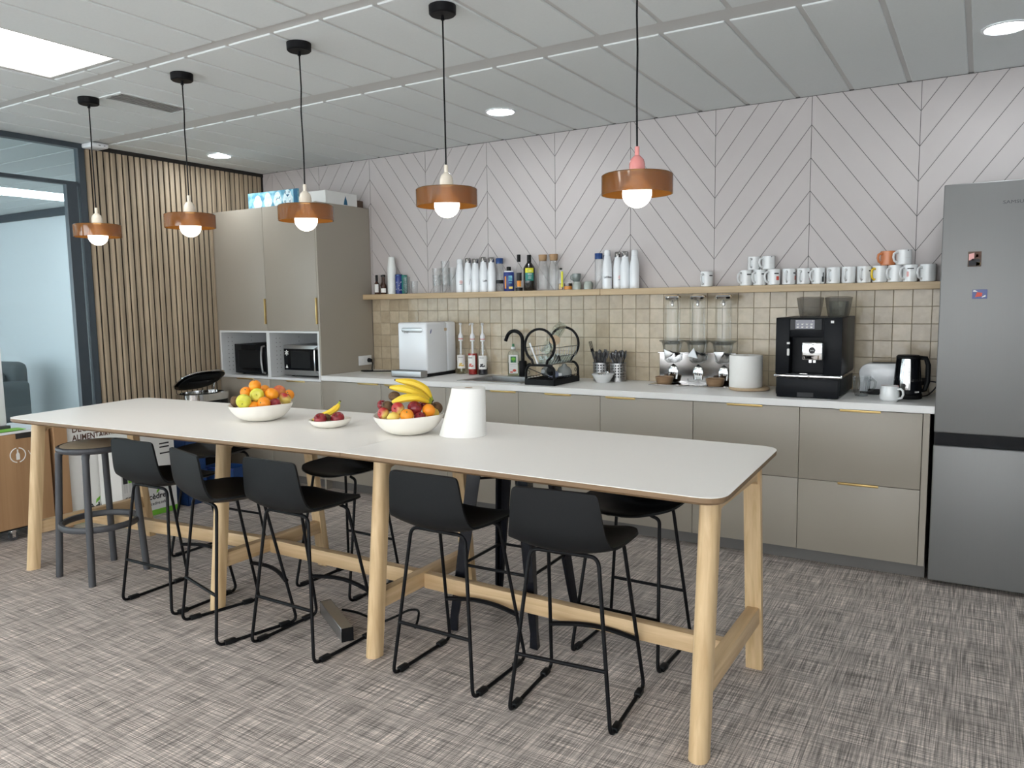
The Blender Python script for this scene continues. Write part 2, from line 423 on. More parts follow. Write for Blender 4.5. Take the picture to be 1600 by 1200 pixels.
def fillet(pts, rad, n=5):
    """round the inner corners of a polyline"""
    P = [Vector(p) for p in pts]; out = [P[0]]
    for i in range(1, len(P)-1):
        a, b, c = P[i-1], P[i], P[i+1]
        r = min(rad, (a-b).length*.45, (c-b).length*.45)
        p0 = b + (a-b).normalized()*r; p1 = b + (c-b).normalized()*r
        for k in range(n+1):
            t = k/n; out.append(p0*(1-t)**2 + b*2*t*(1-t) + p1*t*t)
    out.append(P[-1]); return out

# ------------------------------------------------------------------ the setting
EXPOSURE = 0.2
H = 2.675; XL = -1.27; YB = .60
struct(MB().box(-8.2, -7.7, -.12, 6.2, 1.0, 0.), 'floor', 'floor', smooth=False)

# ceiling: recessed grid with tegular panels hanging 7 mm below it
def ceiling():
    mb = MB()
    mb.mi = 1; mb.box(XL, -7.7, H+.007, 6.2, YB+.05, H+.1)
    mb.mi = 0
    bays = [(-.935, YB-.004, .13), (-1.915, -1.08, .18), (-3.50, -1.985, .18), (-5.0, -3.57, .18), (-6.5, -5.07, .18), (-7.6, -6.57, .18)]
    holes = [(.19, .79, -3.33, -2.07)]
    for y0, y1, off in bays:
        k = -6
        while True:
            x0 = off + .3*k + .012; x1 = off + .3*(k+1) - .012; k += 1
            if x0 > 6.15: break
            x0 = max(x0, XL+.004)
            if x1 < XL+.03: continue
            cut = None
            for h in holes:
                if x0 < h[1]-.02 and x1 > h[0]+.02 and y0 < h[3] and y1 > h[2]: cut = h
            segs = [(y0, y1)] if cut is None else [(y0, cut[2]-.01), (cut[3]+.01, y1)]
            for a, b in segs:
                if b-a > .03: mb.box(x0, a, H, x1, b, H+.012, .003, 1)
    return struct(mb, 'ceiling', ['ceiling', 'grid'], smooth=False)
ceiling()
def far_ceiling():
    mb = MB(); mb.mi = 1; mb.box(-8.2, -7.7, H+.007, XL-.06, 1.0, H+.1); mb.mi = 0
    y = -7.6
    while y < .8:
        mb.box(-8.1, y+.006, H, -4.50, y+.294, H+.012, .003, 1)
        mb.box(-3.84, y+.006, H, XL-.07, y+.294, H+.012, .003, 1); y += .3
    return struct(mb, 'ceiling', ['ceiling', 'grid'], smooth=False)
far_ceiling()

def clip(poly, a, b, c):       # keep a*x+b*y<=c
    out = []
    for i in range(len(poly)):
        p, q = poly[i], poly[(i+1) % len(poly)]
        dp, dq = a*p[0]+b*p[1]-c, a*q[0]+b*q[1]-c
        if dp <= 0: out.append(p)
        if dp*dq < 0:
            t = dp/(dp-dq); out.append((p[0]+(q[0]-p[0])*t, p[1]+(q[1]-p[1])*t))
    return out
def chevron_wall():
    mb = MB(); mb.mi = 1; mb.box(XL-.1, YB+.004, 0, 6.2, YB+.16, H+.1); mb.mi = 0; mb.box(4.335, YB-.001, 0, 6.19, YB+.006, 1.527)
    w, p, sl, g = .5825, .1945, 1.333, .0028
    Z0, Z1 = 1.53, H-.002
    for k in range(-6, 8):
        xv = 1.764 + w*k
        up = (k % 2 == 0)          # even verticals are the bottoms of the V
        x0, x1 = xv+.0016, xv+w-.0016
        for j in range(-14, 8):
            za = 2.51 + p*j + (0 if up else w*sl)
            s = sl if up else -sl
            po = [(x0, za+s*(x0-xv)+g), (x1, za+s*(x1-xv)+g), (x1, za+s*(x1-xv)+p-g), (x0, za+s*(x0-xv)+p-g)]
            for q in ((0, 1, Z1), (0, -1, -Z0), (1, 0, 6.19), (-1, 0, -XL)): 
                po = clip(po, *q)
                if len(po) < 3: break
            if len(po) >= 3: mb.prism(po, YB, YB+.006, 'y')
    return struct(mb, 'wall_back', ['panel_wall', 'groove'], smooth=False)
chevron_wall()
def backsplash():
    mb = MB(); mb.mi = 1; mb.box(.001, YB-.001, .90, 4.32, YB+.014, 1.53); mb.mi = 0
    x = -.01
    while x < 4.3:
        for r in range(-3, 5):
            z0, z1 = 1.115+.1*r+.0012, 1.115+.1*(r+1)-.0012
            z0, z1 = max(z0, .905), min(z1, 1.515)
            if z1-z0 > .01: mb.box(max(x, .002)+.0012, YB-.005, z0, min(x+.1, 4.318)-.0012, YB+.004, z1, .0015, 1)
        x += .1
    return struct(mb, 'wall_tiles', ['tile', 'grout'], smooth=False)
backsplash()
# slatted left wall: black felt board, oak slats, dark cap strip
mb = MB(); mb.mi = 1; mb.box(XL-.10, -1.062, 0, XL-.012, YB+.02, H+.01)
mb.box(XL-.012, -1.062, H-.03, XL+.004, YB+.01, H); mb.mi = 0
y = -1.06
while y < YB-.02:
    mb.box(XL-.013, y, .0, XL, y+.035, H-.03, .0015, 1); y += .05
struct(mb, 'wall_left', ['slat', 'black_felt'], smooth=False)
# room beyond the glass, right and front walls behind the camera
struct(MB().box(-8.2, .84, 0, XL-.1, .98, H+.1), 'wall_far', 'white_wall', smooth=False)
struct(MB().box(-8.15, .80, 2.585, XL-.1, .84, H+.004), 'trim_far', 'steel_blue', smooth=False)
mb = MB()                     # right wall with a window band, all of it out of the photograph
mb.box(6.2, -7.7, 0, 6.34, 1.0, .8).box(6.2, -7.7, 2.45, 6.34, 1.0, H+.1).box(6.2, -7.7, .8, 6.34, -6.8, 2.45).box(6.2, -4.5, .8, 6.34, 1.0, 2.45)
struct(mb, 'wall_right', 'white_wall', smooth=False)
mb = MB()
for q in ((-6.8, .8, -4.5, .86), (-6.8, 2.39, -4.5, 2.45), (-6.8, .86, -6.74, 2.39), (-4.56, .86, -4.5, 2.39), (-5.68, .86, -5.62, 2.39)): mb.box(6.24, q[0], q[1], 6.30, q[2], q[3])
mb.mi = 1; mb.box(6.266, -6.74, .86, 6.272, -4.56, 2.39)
struct(mb, 'window_5', ['steel_blue', 'outer_glass'], smooth=False)
mb = MB()                     # front wall with tall window openings
op = ((-6.2, -1.6), (-.9, 2.3), (2.5, 5.9)); edges = [-8.2] + [q for o_ in op for q in o_] + [6.2]
for a, b in zip(edges[::2], edges[1::2]): mb.box(a, -7.82, 0, b, -7.7, H+.1)
for a, b in op:
    mb.box(a, -7.82, 0, b, -7.7, .25); mb.box(a, -7.82, 2.55, b, -7.7, H+.1)
struct(mb, 'wall_front', 'white_wall', smooth=False)
for n, (a, b) in enumerate(op):
    mb = MB(); mb.mi = 0
    for q in ((a, .25, b, .31), (a, 2.49, b, 2.55), (a, .31, a+.06, 2.49), (b-.06, .31, b, 2.49), (a+(b-a)/3-.03, .31, a+(b-a)/3+.03, 2.49), (b-(b-a)/3-.03, .31, b-(b-a)/3+.03, 2.49)):
        mb.box(q[0], -7.79, q[1], q[2], -7.73, q[3])
    mb.mi = 1; mb.box(a+.06, -7.764, .31, b-.06, -7.758, 2.49)
    struct(mb, 'window_%d' % (n+2), ['steel_blue', 'outer_glass'], smooth=False)
mb = MB()                     # daylight opening of the room beyond
for q in ((-7.7, .0, 1.0, .25), (-7.7, 2.5, 1.0, H+.1), (-3.3, .25, 1., 2.5)): mb.box(-8.3, q[0], q[1], -8.2, q[2], q[3])
for yy in (-7.7, -5.5, -3.42): mb.box(-8.3, yy, .25, -8.2, yy+.12, 2.5)
struct(mb, 'wall_far_end', 'white_wall', smooth=False)

# glass partition on the line of the left wall
win = MB()
Xa, Xb = XL-.045, XL+.01
win.box(Xa, -7.7, H-.038, Xb, -1.062, H+.006)                  # head rail
win.box(Xa, -1.115, 0, Xb, -1.07, H-.036)                       # end post
win.box(Xa, -7.7, 0, Xb, -1.115, .05)
win.box(Xa, -7.7, 2.370, Xb-.01, -1.130, 2.396)                 # transom of the door leaf
win.box(Xa, -1.212, .05, Xb-.01, -1.135, 2.372)                 # leaf post
win.box(Xa, -3.2, .05, Xb-.01, -3.13, 2.372)
wf = struct(win, 'window_1', 'steel_blue', smooth=False)
g = MB().box(XL-.022, -7.69, .05, XL-.014, -1.115, H-.037).build('pane', 'window_glass', wf, smooth=False)

# ------------------------------------------------------------------ ceiling fittings
def ceiling_panel(x0, y0, x1, y1, label, m='led'):
    t = thing('ceiling_light_panel', label, 'ceiling light', ((x0+x1)/2, (y0+y1)/2, H), 0, 'ceiling light panels')
    a, b = (x1-x0)/2, (y1-y0)/2
    f = MB()
    for q in ((-a-.008, -b-.02, a+.008, -b), (-a-.008, b, a+.008, b+.02), (-a-.008, -b, -a, b), (a, -b, a+.008, b)): f.box(q[0], q[1], -.001, q[2], q[3], .02, .002, 1)
    f.build('frame', 'grid', t); MB().box(-a, -b, .004, a, b, .012).build('diffuser', m, t, smooth=False)
    return t
ceiling_panel(.225, -3.29, .782, -2.10, 'bright rectangular panel light set in the grey ceiling')
ceiling_panel(-4.47, -1.4, -3.87, .55, 'long bright panel light in the room behind the glass partition', 'led_far')
def added_panel(x, y, label): ceiling_panel(x-.27, y-.6, x+.27, y+.6, label).location.z = H-.013  # out-of-view panels added to light the room, modelled on the visible one
added_panel(3.0, -4.35, 'unseen panel light added to the ceiling over the standing place before the table')
added_panel(.5, -5.7, 'unseen panel light added to the ceiling by the first front window')
added_panel(3.0, -6.0, 'unseen panel light added to the ceiling by the second front window')
def downlight(x, y, label):
    t = thing('downlight', label, 'ceiling light', (x, y, H), 0, 'round recessed downlights')
    MB().lathe([(.098, -.002), (.098, -.006), (.086, -.008), (.082, -.004), (.082, .0)], n=72, cap=False).build('rim', 'white_matt', t)
    MB().lathe([(0, -.0045), (.083, -.0045)], n=72, cap=False).build('lens', 'spot', t)
    return t
downlight(1.776, -.149, 'round lit downlight in the ceiling above the sink')
downlight(4.473, -.162, 'round lit downlight in the ceiling above the steel fridge')
downlight(-.837, -.213, 'round lit downlight in the ceiling by the slatted wall')
v = thing('air_vent', 'slotted white air vent in the ceiling', 'vent', (.165, -1.505, H))
f = MB()
for q in ((-.105, -.235, -.085, .235), (.085, -.235, .105, .235), (-.085, -.235, .085, -.215), (-.085, .215, .085, .235)): f.box(q[0], q[1], -.006, q[2], q[3], .0)
f.build('frame', 'ceiling', v, smooth=False)
f = MB()
for k in range(5): 
    x = -.068 + .034*k; f.prism([(x-.010, -.001), (x-.008, -.001), (x+.010, -.008), (x+.008, -.008)], -.215, .215, 'y')
f.build('louvre', 'grid', v, smooth=False)
MB().box(-.085, -.215, -.0005, .085, .215, .0).build('duct_opening', 'grid', v, smooth=False)
s = thing('ceiling_sensor', 'small white box at the ceiling above the end of the slatted wall', 'sensor', (-1.19, -1.02, H))
MB().box(-.07, -.07, -.035, .07, .06, 0, .012, 3).build('housing', 'white_matt', s)
MB().box(.071, -.02, -.022, .0715, -.005, -.018).box(.071, .02, -.022, .0715, .03, -.017).build('slot', 'ink', s, smooth=False)

# pendant lamps
def pendant(x, cap, label, zb=1.87):
    """zb: lowest point of the bulb"""
    t = thing('pendant_lamp', label, 'pendant lamp', (x, -1.76, H), 0, 'pendant lamps in a row over the table')
    MB().lathe([(0, -.036), (.050, -.036), (.055, -.031), (.056, 0), (0, 0)], n=36).build('ceiling_cup', 'black_metal', t)
    z = zb - H
    rnd = random.Random(int(x*100)); d = rnd.uniform(-.004, .004)
    MB().tube([(0, 0, -.03), (d, .002, -.2), (-d*.6, -.002, z+.55), (d*.7, .001, z+.38), (0, 0, z+.205)], .0035, 8).lathe([(.008, -.055), (.006, -.036)], n=12).build('cord', 'black_metal', t)
    MB().lathe([(0, z+.216), (.0085, z+.216), (.0085, z+.186), (.014, z+.182), (.024, z+.171), (.0285, z+.155), (.0285, z+.118), (0, z+.118)][::-1], n=30).build('lamp_holder', cap, t)
    R = .128
    MB().lathe([(.026, z+.119), (R-.005, z+.119), (R, z+.115), (R, z+.048), (R-.004, z+.048), (R-.004, z+.111), (.026, z+.114)], n=60, cap=False).build('shade', 'amber', t)
    MB().ball((0, 0, z+.053), .053, 36, 22).lathe([(.022, z+.095), (.022, z+.118)], n=20).build('bulb', 'bulb', t)
    return t
pendant(-.010, 'cream_lamp', 'amber glass pendant lamp nearest the glass partition, cream holder', 1.840)
pendant(.835, 'cream_lamp', 'amber glass pendant lamp with cream holder, second from the glass partition', 1.841)
pendant(1.686, 'cream_lamp', 'amber glass pendant lamp with cream holder hanging before the tall cabinet', 1.822)
pendant(2.505, 'cream_lamp', 'amber glass pendant lamp with cream holder next to the pink one', 1.828)
pendant(3.350, 'pink_lamp', 'amber glass pendant lamp with a pink holder', 1.806)

# ------------------------------------------------------------------ kitchen
W = .92
def handle_bar(parent, x0, x1, z, name='handle'):
    """thin brass edge pull gripping the top edge of a front"""
    return MB().box(x0, -.024, z-.012, x1, -.004, z+.001, .002, 2).box(x0, -.034, z-.004, x1, -.022, z+.001, .0015, 2).build(name, 'brass', parent)
def front(parent, name, x0, z0, x1, z1):
    return MB().box(x0+.0015, -.0005, z0+.0015, x1-.0015, -.0195, z1-.0015, .0012, 2).build(name, 'taupe', parent)
def base_unit(k, fronts, label):
    """fronts: (name, z0, z1, handle x-range within the unit or None)"""
    t = thing('base_cabinet', label, 'cabinet', (.6*k, 0, 0), 0, 'base cabinets under the worktop')
    MB().box(.0005, .003, .08, .018, .57, .879).box(.582, .003, .08, .5995, .57, .879).box(.018, .003, .08, .582, .57, .098).box(.018, .555, .098, .582, .57, .879).box(.018, .003, .84, .582, .02, .879).build('carcass', 'taupe_edge', t, smooth=False)
    for nm, z0, z1, hd in fronts:
        d = front(t, nm, 0, z0, .6, z1)
        if hd: handle_bar(d, hd[0], hd[1], z1)
    return t
base_unit(0, [('door', .08, .878, (.375, .575))], 'taupe base cabinet door right beside the tall cabinet')
base_unit(1, [('door', .08, .878, (.04, .24))], 'taupe base cabinet under the white water dispenser')
base_unit(2, [('door', .08, .878, (.38, .58))], 'taupe base cabinet under the sink')
base_unit(3, [('drawer', .08, .878, (.205, .395))], 'taupe base cabinet under the dish rack')
base_unit(4, [('door', .08, .878, (.04, .235))], 'taupe base cabinet under the cereal dispenser')
base_unit(5, [('drawer', .48, .878, (.2, .4)), ('drawer', .08, .48, (.2, .4))], 'taupe two-drawer base cabinet under the coffee machine')
base_unit(6, [('drawer', .48, .878, (.205, .405)), ('drawer', .08, .48, (.205, .405))], 'taupe two-drawer base cabinet under the kettle, next to the fridge')
tag(MB().box(4.202, -.018, .08, 4.232, .57, .879, .001, 1).build('end_panel', 'taupe'), 'narrow taupe end panel closing the base cabinets beside the fridge', 'panel')
tag(MB().box(-1.2, .045, 0, 4.232, .06, .079).build('plinth', 'plinth', smooth=False), 'grey plinth strip along the floor under the cabinets', 'plinth')
# worktop with a cut-out for the sink
sx0, sx1, sy0, sy1 = 1.30, 1.72, .10, .44
mb = MB(); mb.box(.001, -.035, .881, sx0, .594, W, .002, 1).box(sx1, -.035, .881, 4.255, .594, W, .002, 1).box(sx0-.003, -.035, .881, sx1+.003, sy0, W).box(sx0-.003, sy1, .881, sx1+.003, .594, W)
tag(mb.build('worktop', 'white_lam'), 'long white kitchen worktop carrying the machines and the sink', 'worktop')
t = thing('sink', 'steel sink set into the white worktop', 'sink', (0, 0, W))
o = .05
mb = MB()
for q in ((sx0-o, sy0-o, sx1+.06, sy0), (sx0-o, sy1, sx1+.06, sy1+o), (sx0-o, sy0, sx0, sy1), (sx1, sy0, sx1+.06, sy1)): mb.box(q[0], q[1], .0006, q[2], q[3], .0045)
mb.build('rim', 'steel', t)
mb = MB()
z = -.16
e = .002
mb.box(sx0+e, sy0+e, z, sx1-e, sy0+.004, .002).box(sx0+e, sy1-.004, z, sx1-e, sy1-e, .002).box(sx0+e, sy0+.004, z, sx0+.004, sy1-.004, .002).box(sx1-.004, sy0+.004, z, sx1-e, sy1-.004, .002).box(sx0+e, sy0+e, z-.002, sx1-e, sy1-e, z)
mb.build('basin', 'steel', t)
t = thing('tap', 'black swan-neck tap behind the sink', 'tap', (1.525, .515, W))
MB().lathe([(.028, 0), (.030, .004), (.030, .11), (.026, .118), (0, .118)], n=24).build('body', 'black_metal', t)
pts = [(0, 0, .11), (0, 0, .27)] + arc((-.07, 0, .27), .07, 0, 155, 12)[1:]
pts.append((pts[-1][0]-.015, -.0, pts[-1][2]-.035))
MB().tube([Vector((p[0], p[1] - .0*abs(p[0]), p[2])) for p in pts], .0135, 14).build('spout', 'black_metal', t)
MB().tube([(.02, 0, .085), (.07, -.01, .10)], .006, 8).build('lever', 'black_metal', t)

# tall cabinets
ZT, ZN = 2.27, 1.268
def tall_unit(k, label):
    t = thing('tall_cabinet', label, 'cabinet', (-1.2+.6*k, 0, 0), 0, 'pair of tall cabinets')
    w = .5995 if k == 0 else .5815
    mb = MB(); mb.box(.0005, .003, .08, w, .59, .868).box(.0005, .003, ZN, w, .59, ZT)
    mb.build('carcass', 'taupe_edge', t, smooth=False)
    mb = MB(); mb.box(.0005, -.018, .868, .018, .59, ZN).box(w-.018, -.018, .868, w, .59, ZN).box(.018, -.018, .868, w-.018, .59, .886).box(.018, -.018, ZN-.016, w-.018, .59, ZN).box(.018, .572, .886, w-.018, .59, ZN-.016)
    n = mb.build('niche', 'niche', t, smooth=False)
    mb = MB()
    for sx in (.0182, ):
        for yy in (.05, .09, .30):
            for q in range(9): mb.box(sx, yy, .92+.035*q, sx+.0006, yy+.006, .926+.035*q)
    mb.build('shelf_pin_holes', 'groove', n, smooth=False)
    d = front(t, 'door', 0, ZN+.001, w+.0005, ZT)
    MB().box(w-.022, -.024, 1.325, w-.002, -.004, 1.530, .002, 2).box(w-.011, -.036, 1.325, w-.002, -.022, 1.530, .0015, 2).build('handle', 'brass', d)
    d = front(t, 'drawer', 0, .08, w+.0005, .867); handle_bar(d, .205, .405, .867)
    return t
tall_unit(0, 'tall taupe cabinet with the black microwave, beside the slatted wall')
tall_unit(1, 'tall taupe cabinet with the silver microwave, beside the worktop')
tag(MB().box(-.0175, -.0195, 0, -.0002, .595, ZT, .001, 1).build('side_panel', 'taupe'), 'taupe side panel covering the flank of the tall cabinet', 'panel')
tag(MB().box(XL+.006, .02, 0, -1.2015, .04, ZT).build('filler_panel', 'taupe_edge', smooth=False), 'narrow taupe filler strip between tall cabinet and slatted wall', 'panel')

def microwave(x, y, w, h, d, z, steel, label):
    t = thing('microwave', label, 'microwave', (x, y, z), 0)
    MB().box(0, .02, .012, w, d, h, .006, 2).build('housing', 'steel' if steel else 'black_plastic', t)
    mb = MB()
    for fx in (.04, w-.04):
        for fy in (.06, d-.05): mb.cyl((fx, fy, 0), (fx, fy, .014), .012)
    mb.build('feet', 'black_plastic', t)
    if steel:
        MB().box(0, 0, .012, w, .021, h, .004, 2).build('door', 'steel', t)
        dr = MB().box(.004, -.003, .055, w-.004, .002, h-.03, .002, 1).build('window', 'black_gloss', t)
        MB().box(.085, -.005, .075, w-.15, -.002, h-.05, .001, 1).build('mesh_window', 'black_plastic', dr)
        MB().tube(fillet([(w-.075, -.002, .04), (w-.075, -.03, .05), (w-.075, -.03, h-.03), (w-.075, -.002, h-.02)], .02), .007, 10).build('handle', 'chrome', t)
        mb = MB()                                     # snowflake and triangle stickers
        cx, cz = .038, h-.065
        for a in range(3):
            dx, dz = .020*math.cos(PI/2+a*PI/3), .020*math.sin(PI/2+a*PI/3); mb.tube([(cx-dx, -.0035, cz-dz), (cx+dx, -.0035, cz+dz)], .003, 6)
        for a in range(6):
            mb.ball((cx+.018*math.cos(PI/2+a*PI/3), -.0035, cz+.018*math.sin(PI/2+a*PI/3)), (.0055, .001, .0055), 10, 6)
        mb.build('snowflake_sticker', 'white_ink', t)
        MB().prism([(.022, .072), (.050, .072), (.036, .100)], -.0042, -.0032, 'y').build('triangle_sticker', 'white_ink', t, smooth=False)
    else:
        dr = MB().box(0, 0, .012, w-.095, .021, h, .004, 2).build('door', 'black_gloss', t)
        MB().box(.05, -.002, .06, w-.15, .001, h-.05, .001, 1).build('mesh_window', 'black_plastic', dr)
        MB().box(w-.093, 0, .012, w, .021, h, .004, 2).build('control_panel', 'black_gloss', t)
        MB().tube([(w-.105, -.004, .02)] + [(w-.115-.012*math.sin(PI*k/8), -.026, .03+(h-.05)*k/8) for k in range(9)] + [(w-.105, -.004, h-.01)], .009, 8).build('handle', 'steel', dr)
    return t
microwave(-1.115, .06, .49, .262, .36, .8866, False, 'black microwave in the cabinet niche beside the slatted wall')
microwave(-.525, .075, .46, .262, .36, .8866, True, 'silver microwave with a snowflake sticker in the niche next to the worktop')

# things on top of the tall cabinets
t = thing('canvas_picture', 'blue canvas with pale shapes standing on top of the tall cabinet', 'picture', (-.86, .07, ZT+.001), .02)
MB().box(0, 0, 0, .57, .02, .135, .002, 1).build('canvas', 'blue_art', t)
mb = MB()
for cx, w_, h_ in ((.115, .052, .112), (.235, .048, .128), (.345, .050, .126), (.460, .058, .134)):
    po = [(cx + w_*math.cos(a)*(1 if math.sin(a) < .2 else .8), max(.0, h_*.5 + h_*.5*math.sin(a))) for a in [2*PI*i/24 for i in range(24)]]
    mb.prism(po, -.0012, -.0002, 'y')
mb.build('pale_shapes', 'pale_art', t, smooth=False)
def stroke(mb): mb.build('paint_stroke', 'blue_art_dark', t, smooth=False)
stroke(MB().box(.525, -.001, .0, .569, -.0004, .134))
stroke(MB().prism([(.44, .095), (.48, .095), (.46, .075)], -.0022, -.0013, 'y'))
for cx, cz in ((.435, .112), (.478, .112), (.43, .04), (.488, .04)): stroke(MB().tube(arc((cx, -.0014, cz), .008, 0, 360, 10), .002, 5))
stroke(MB().tube([(.33, -.0014, .06), (.345, -.0014, .075), (.365, -.0014, .07), (.375, -.0014, .085)], .0025, 5))
t = thing('cardboard_box', 'white box with a blue mark lying on top of the tall cabinet', 'box', (-.28, .10, ZT+.001), 0)
MB().box(0, 0, 0, .275, .36, .10, .002, 1).build('carton', 'cardboard_white', t)
MB().prism([(.20, .004), (.245, .004), (.238, .04), (.222, .075), (.21, .04)], .2752, .2758, 'x').build('blue_mark', 'blue_art_dark', t, smooth=False)
tag(MB().box(-.055, .42, ZT+.001, -.03, .56, ZT+.06, .002, 1).build('wooden_block', 'wood_dark'), 'small dark brown block behind the white box on the tall cabinet', 'block')

# fridge
t = thing('fridge', 'tall steel fridge freezer at the end of the kitchen row', 'fridge', (4.252, -.05, 0))
fw = .60
MB().box(.004, .062, .02, fw-.004, .62, 2.005, .004, 2).build('body', 'charcoal', t)
d1 = MB().box(0, 0, .792, fw, .06, 2.01, .006, 3).build('door', 'fridge', t)
d2 = MB().box(0, 0, .025, fw, .06, .726, .006, 3).build('freezer_door', 'fridge', t)
MB().box(.002, .012, .727, fw-.002, .058, .791).build('grip_recess', 'black_gloss', t, smooth=False)
mb = MB()
for fx in (.05, fw-.05): mb.cyl((fx, .1, 0), (fx, .1, .03), .02); mb.cyl((fx, .55, 0), (fx, .55, .03), .02)
mb.build('feet', 'black_plastic', t)
text('SAMSUNG', .022, 'charcoal', d1, (.245, -.0008, 1.908), FRONT, sx=1.25)
def magnet(x, z, w, h, label, art):
    t = thing('fridge_magnet', label, 'magnet', (x, -.0515, z))
    MB().box(0, -.002, 0, w, .001, h, .0005, 1).build('plate', art[0], t)
    for m, po in art[1]: MB().prism(po, -.0032, -.0022, 'y').build('print', m, t, smooth=False)
magnet(4.365, 1.612, .056, .072, 'small photo magnet with a figure on the fridge door', ('wood_dark', [('pink_ink', [(.004, .03), (.026, .03), (.026, .066), (.004, .06)]), ('brown_ink', [(.026, .04), (.05, .04), (.05, .068), (.03, .068)]), ('peach', [(.033, .044), (.043, .044), (.043, .058), (.033, .058)]), ('ink', [(.004, .004), (.052, .004), (.05, .034), (.02, .038), (.004, .026)]), ('lemon', [(.034, .005), (.052, .005), (.052, .018), (.036, .02)])]))
magnet(4.390, 1.457, .062, .044, 'blue and red souvenir magnet on the fridge door, lower one', ('navy', [('red_ink', [(.012, .008), (.04, .012), (.042, .028), (.02, .032)]), ('white_ink', [(.003, .034), (.022, .034), (.012, .042), (.004, .042)]), ('white_ink', [(.04, .006), (.056, .01), (.055, .018), (.043, .012)])]))

# shelf: two boards end to end
for x0, x1, lb in ((.001, 2.170, 'oak wall shelf board carrying bottles and glasses'), (2.172, 4.249, 'oak wall shelf board carrying the white mugs')):
    t = tag(MB().box(x0, .482, 1.513, x1, YB-.001, 1.555, .0015, 1).build('wall_shelf', 'shelf_oak'), lb, 'shelf', 'oak wall shelf boards')
    
# socket on the flank of the tall cabinet
t = thing('wall_socket', 'white double socket with a black plug on the tall cabinet flank', 'socket', (.0002, .48, 1.005))
MB().box(0, -.078, -.04, .009, .078, .04, .003, 2).build('cover_plate', 'white_gloss', t)
for yy in (-.036, .036): MB().cyl((.006, yy, 0), (.0105, yy, 0), .021, n=24).build('outlet', 'white_matt', t)
t = thing('power_cable', 'black plug and cable running from the socket to the water dispenser', 'cable', (.0105, .516, 1.005))
MB().cyl((.001, 0, 0), (.032, 0, -.004), .019, .013, 18).build('plug', 'black_plastic', t)
MB().tube(fillet([(.03, 0, -.004), (.05, -.005, -.02), (.06, -.03, -.075), (.12, -.08, -.079), (.03, -.14, -.079), (.10, -.17, -.079), (.22, -.1, -.079), (.45, .02, -.079), (.575, .05, -.079), (.592, .052, -.075)], .03), .005, 8).build('cable', 'black_plastic', t)

# ------------------------------------------------------------------ on the worktop
t = thing('water_dispenser', 'white box-shaped water dispenser with steel drip tray on the worktop', 'water dispenser', (.607, .185, W))
bx, by, bz = .278, .385, .412
MB().box(0, 0, .022, bx, by*.69, bz, .018, 4).build('front_housing', 'white_gloss', t)
MB().box(.001, by*.692, .024, bx-.001, by, bz-.002, .018, 4).build('rear_housing', 'white_gloss', t)
MB().box(.01, .02, 0, bx-.01, by-.01, .024).build('base', 'black_plastic', t, smooth=False)
mb = MB(); hw = .018
po = [( .06+hw*math.cos(a), .355+hw*math.sin(a)) for a in [PI/2+PI*i/10 for i in range(11)]] + [(.225+hw*math.cos(a), .355+hw*math.sin(a)) for a in [-PI/2+PI*i/10 for i in range(11)]]
p = mb.prism(po, -.004, .002, 'y', .0015).build('tap_panel', 'steel', t)
mb = MB()
for q in range(3): mb.cyl((.075+.016*q, -.009, .349), (.075+.016*q, -.009, .330), .003, n=10)
mb.build('nozzle', 'steel', p)
MB().prism([(.045, .325), (.056, .33), (.065, .355), (.062, .362), (.05, .345)], bx-.0005, bx+.0006, 'x').build('blue_mark', 'navy', t, smooth=False)
MB().box(bx-.0005, .225, .342, bx+.0008, .258, .364).build('sticker', 'light_wood', t, smooth=False)
MB().box(bx-.001, .03, .358, bx+.0006, by*.69, .3592).build('lid_seam', 'grid', t, smooth=False)
tr = MB().box(-.004, -.085, .004, bx+.004, -.002, .052, .006, 3).build('drip_tray', 'steel', t)
MB().box(.01, -.078, .051, bx-.01, -.01, .0532).build('grille', 'charcoal', tr, smooth=False)

def syrup(x, y, liq, level, label, rz, fruit):
    t = thing('syrup_bottle', label, 'bottle', (x, y, W), rz, 'syrup bottles with white pumps')
    r = .037
    MB().lathe([(0, 0), (r-.003, 0), (r, .004), (r, .165), (r*.93, .185), (.018, .222), (.0145, .245), (.0145, .262)], n=32, cap=False).build('bottle', 'glass', t)
    MB().lathe([(0, .004), (r-.003, .004), (r-.0025, .01), (r-.0025, min(level, .165)), (0, min(level, .165))], n=32).build('syrup', liq, t)
    mb = MB()
    mb.grid(lambda u, v: ((r+.0006)*math.sin((u-.5)*1.9), -(r+.0006)*math.cos((u-.5)*1.9), .045+.105*v), 14, 3)
    lb = mb.build('paper_label', 'white_ink', t)
    text('MONIN', .012, 'ink', lb, (-.023, 0, .132), FRONT, sx=.9, wrap=r+.0005)
    mb = MB()
    for q in range(6):
        a = (-.38, -.12, .14, .40, .02, -.25)[q]; mb.ball(((r+.0002)*math.sin(a), -(r+.0002)*math.cos(a), (.068, .070, .067, .070, .082, .081)[q]), (.0065, .002, .0065), 10, 6)
    mb.build('fruit_print', fruit, lb)
    p = MB().lathe([(.017, .258), (.018, .262), (.018, .285), (.020, .290), (.017, .305), (.008, .322), (.007, .345), (.006, .38), (.011, .385), (.011, .398), (0, .401)], n=24).tube([(0, 0, .392), (0, -.02, .395), (0, -.045, .392), (0, -.05, .383)], [.0065, .006, .005, .0045], 8).build('pump', 'white_matt', t)
    MB().lathe([(.0185, .272), (.0185, .277)], n=24, cap=False).build('red_ring', 'red_ink', p)
    MB().cyl((0, 0, .02), (0, 0, .258), .0045, n=8).lathe([(.008, .16), (.008, .256)], n=12).build('dip_tube', 'white_matt', p)
    return t
syrup(.955, .53, 'clear_syrup', .10, 'syrup bottle with clear content and lemon label, beside the water dispenser', .62, 'lemon')
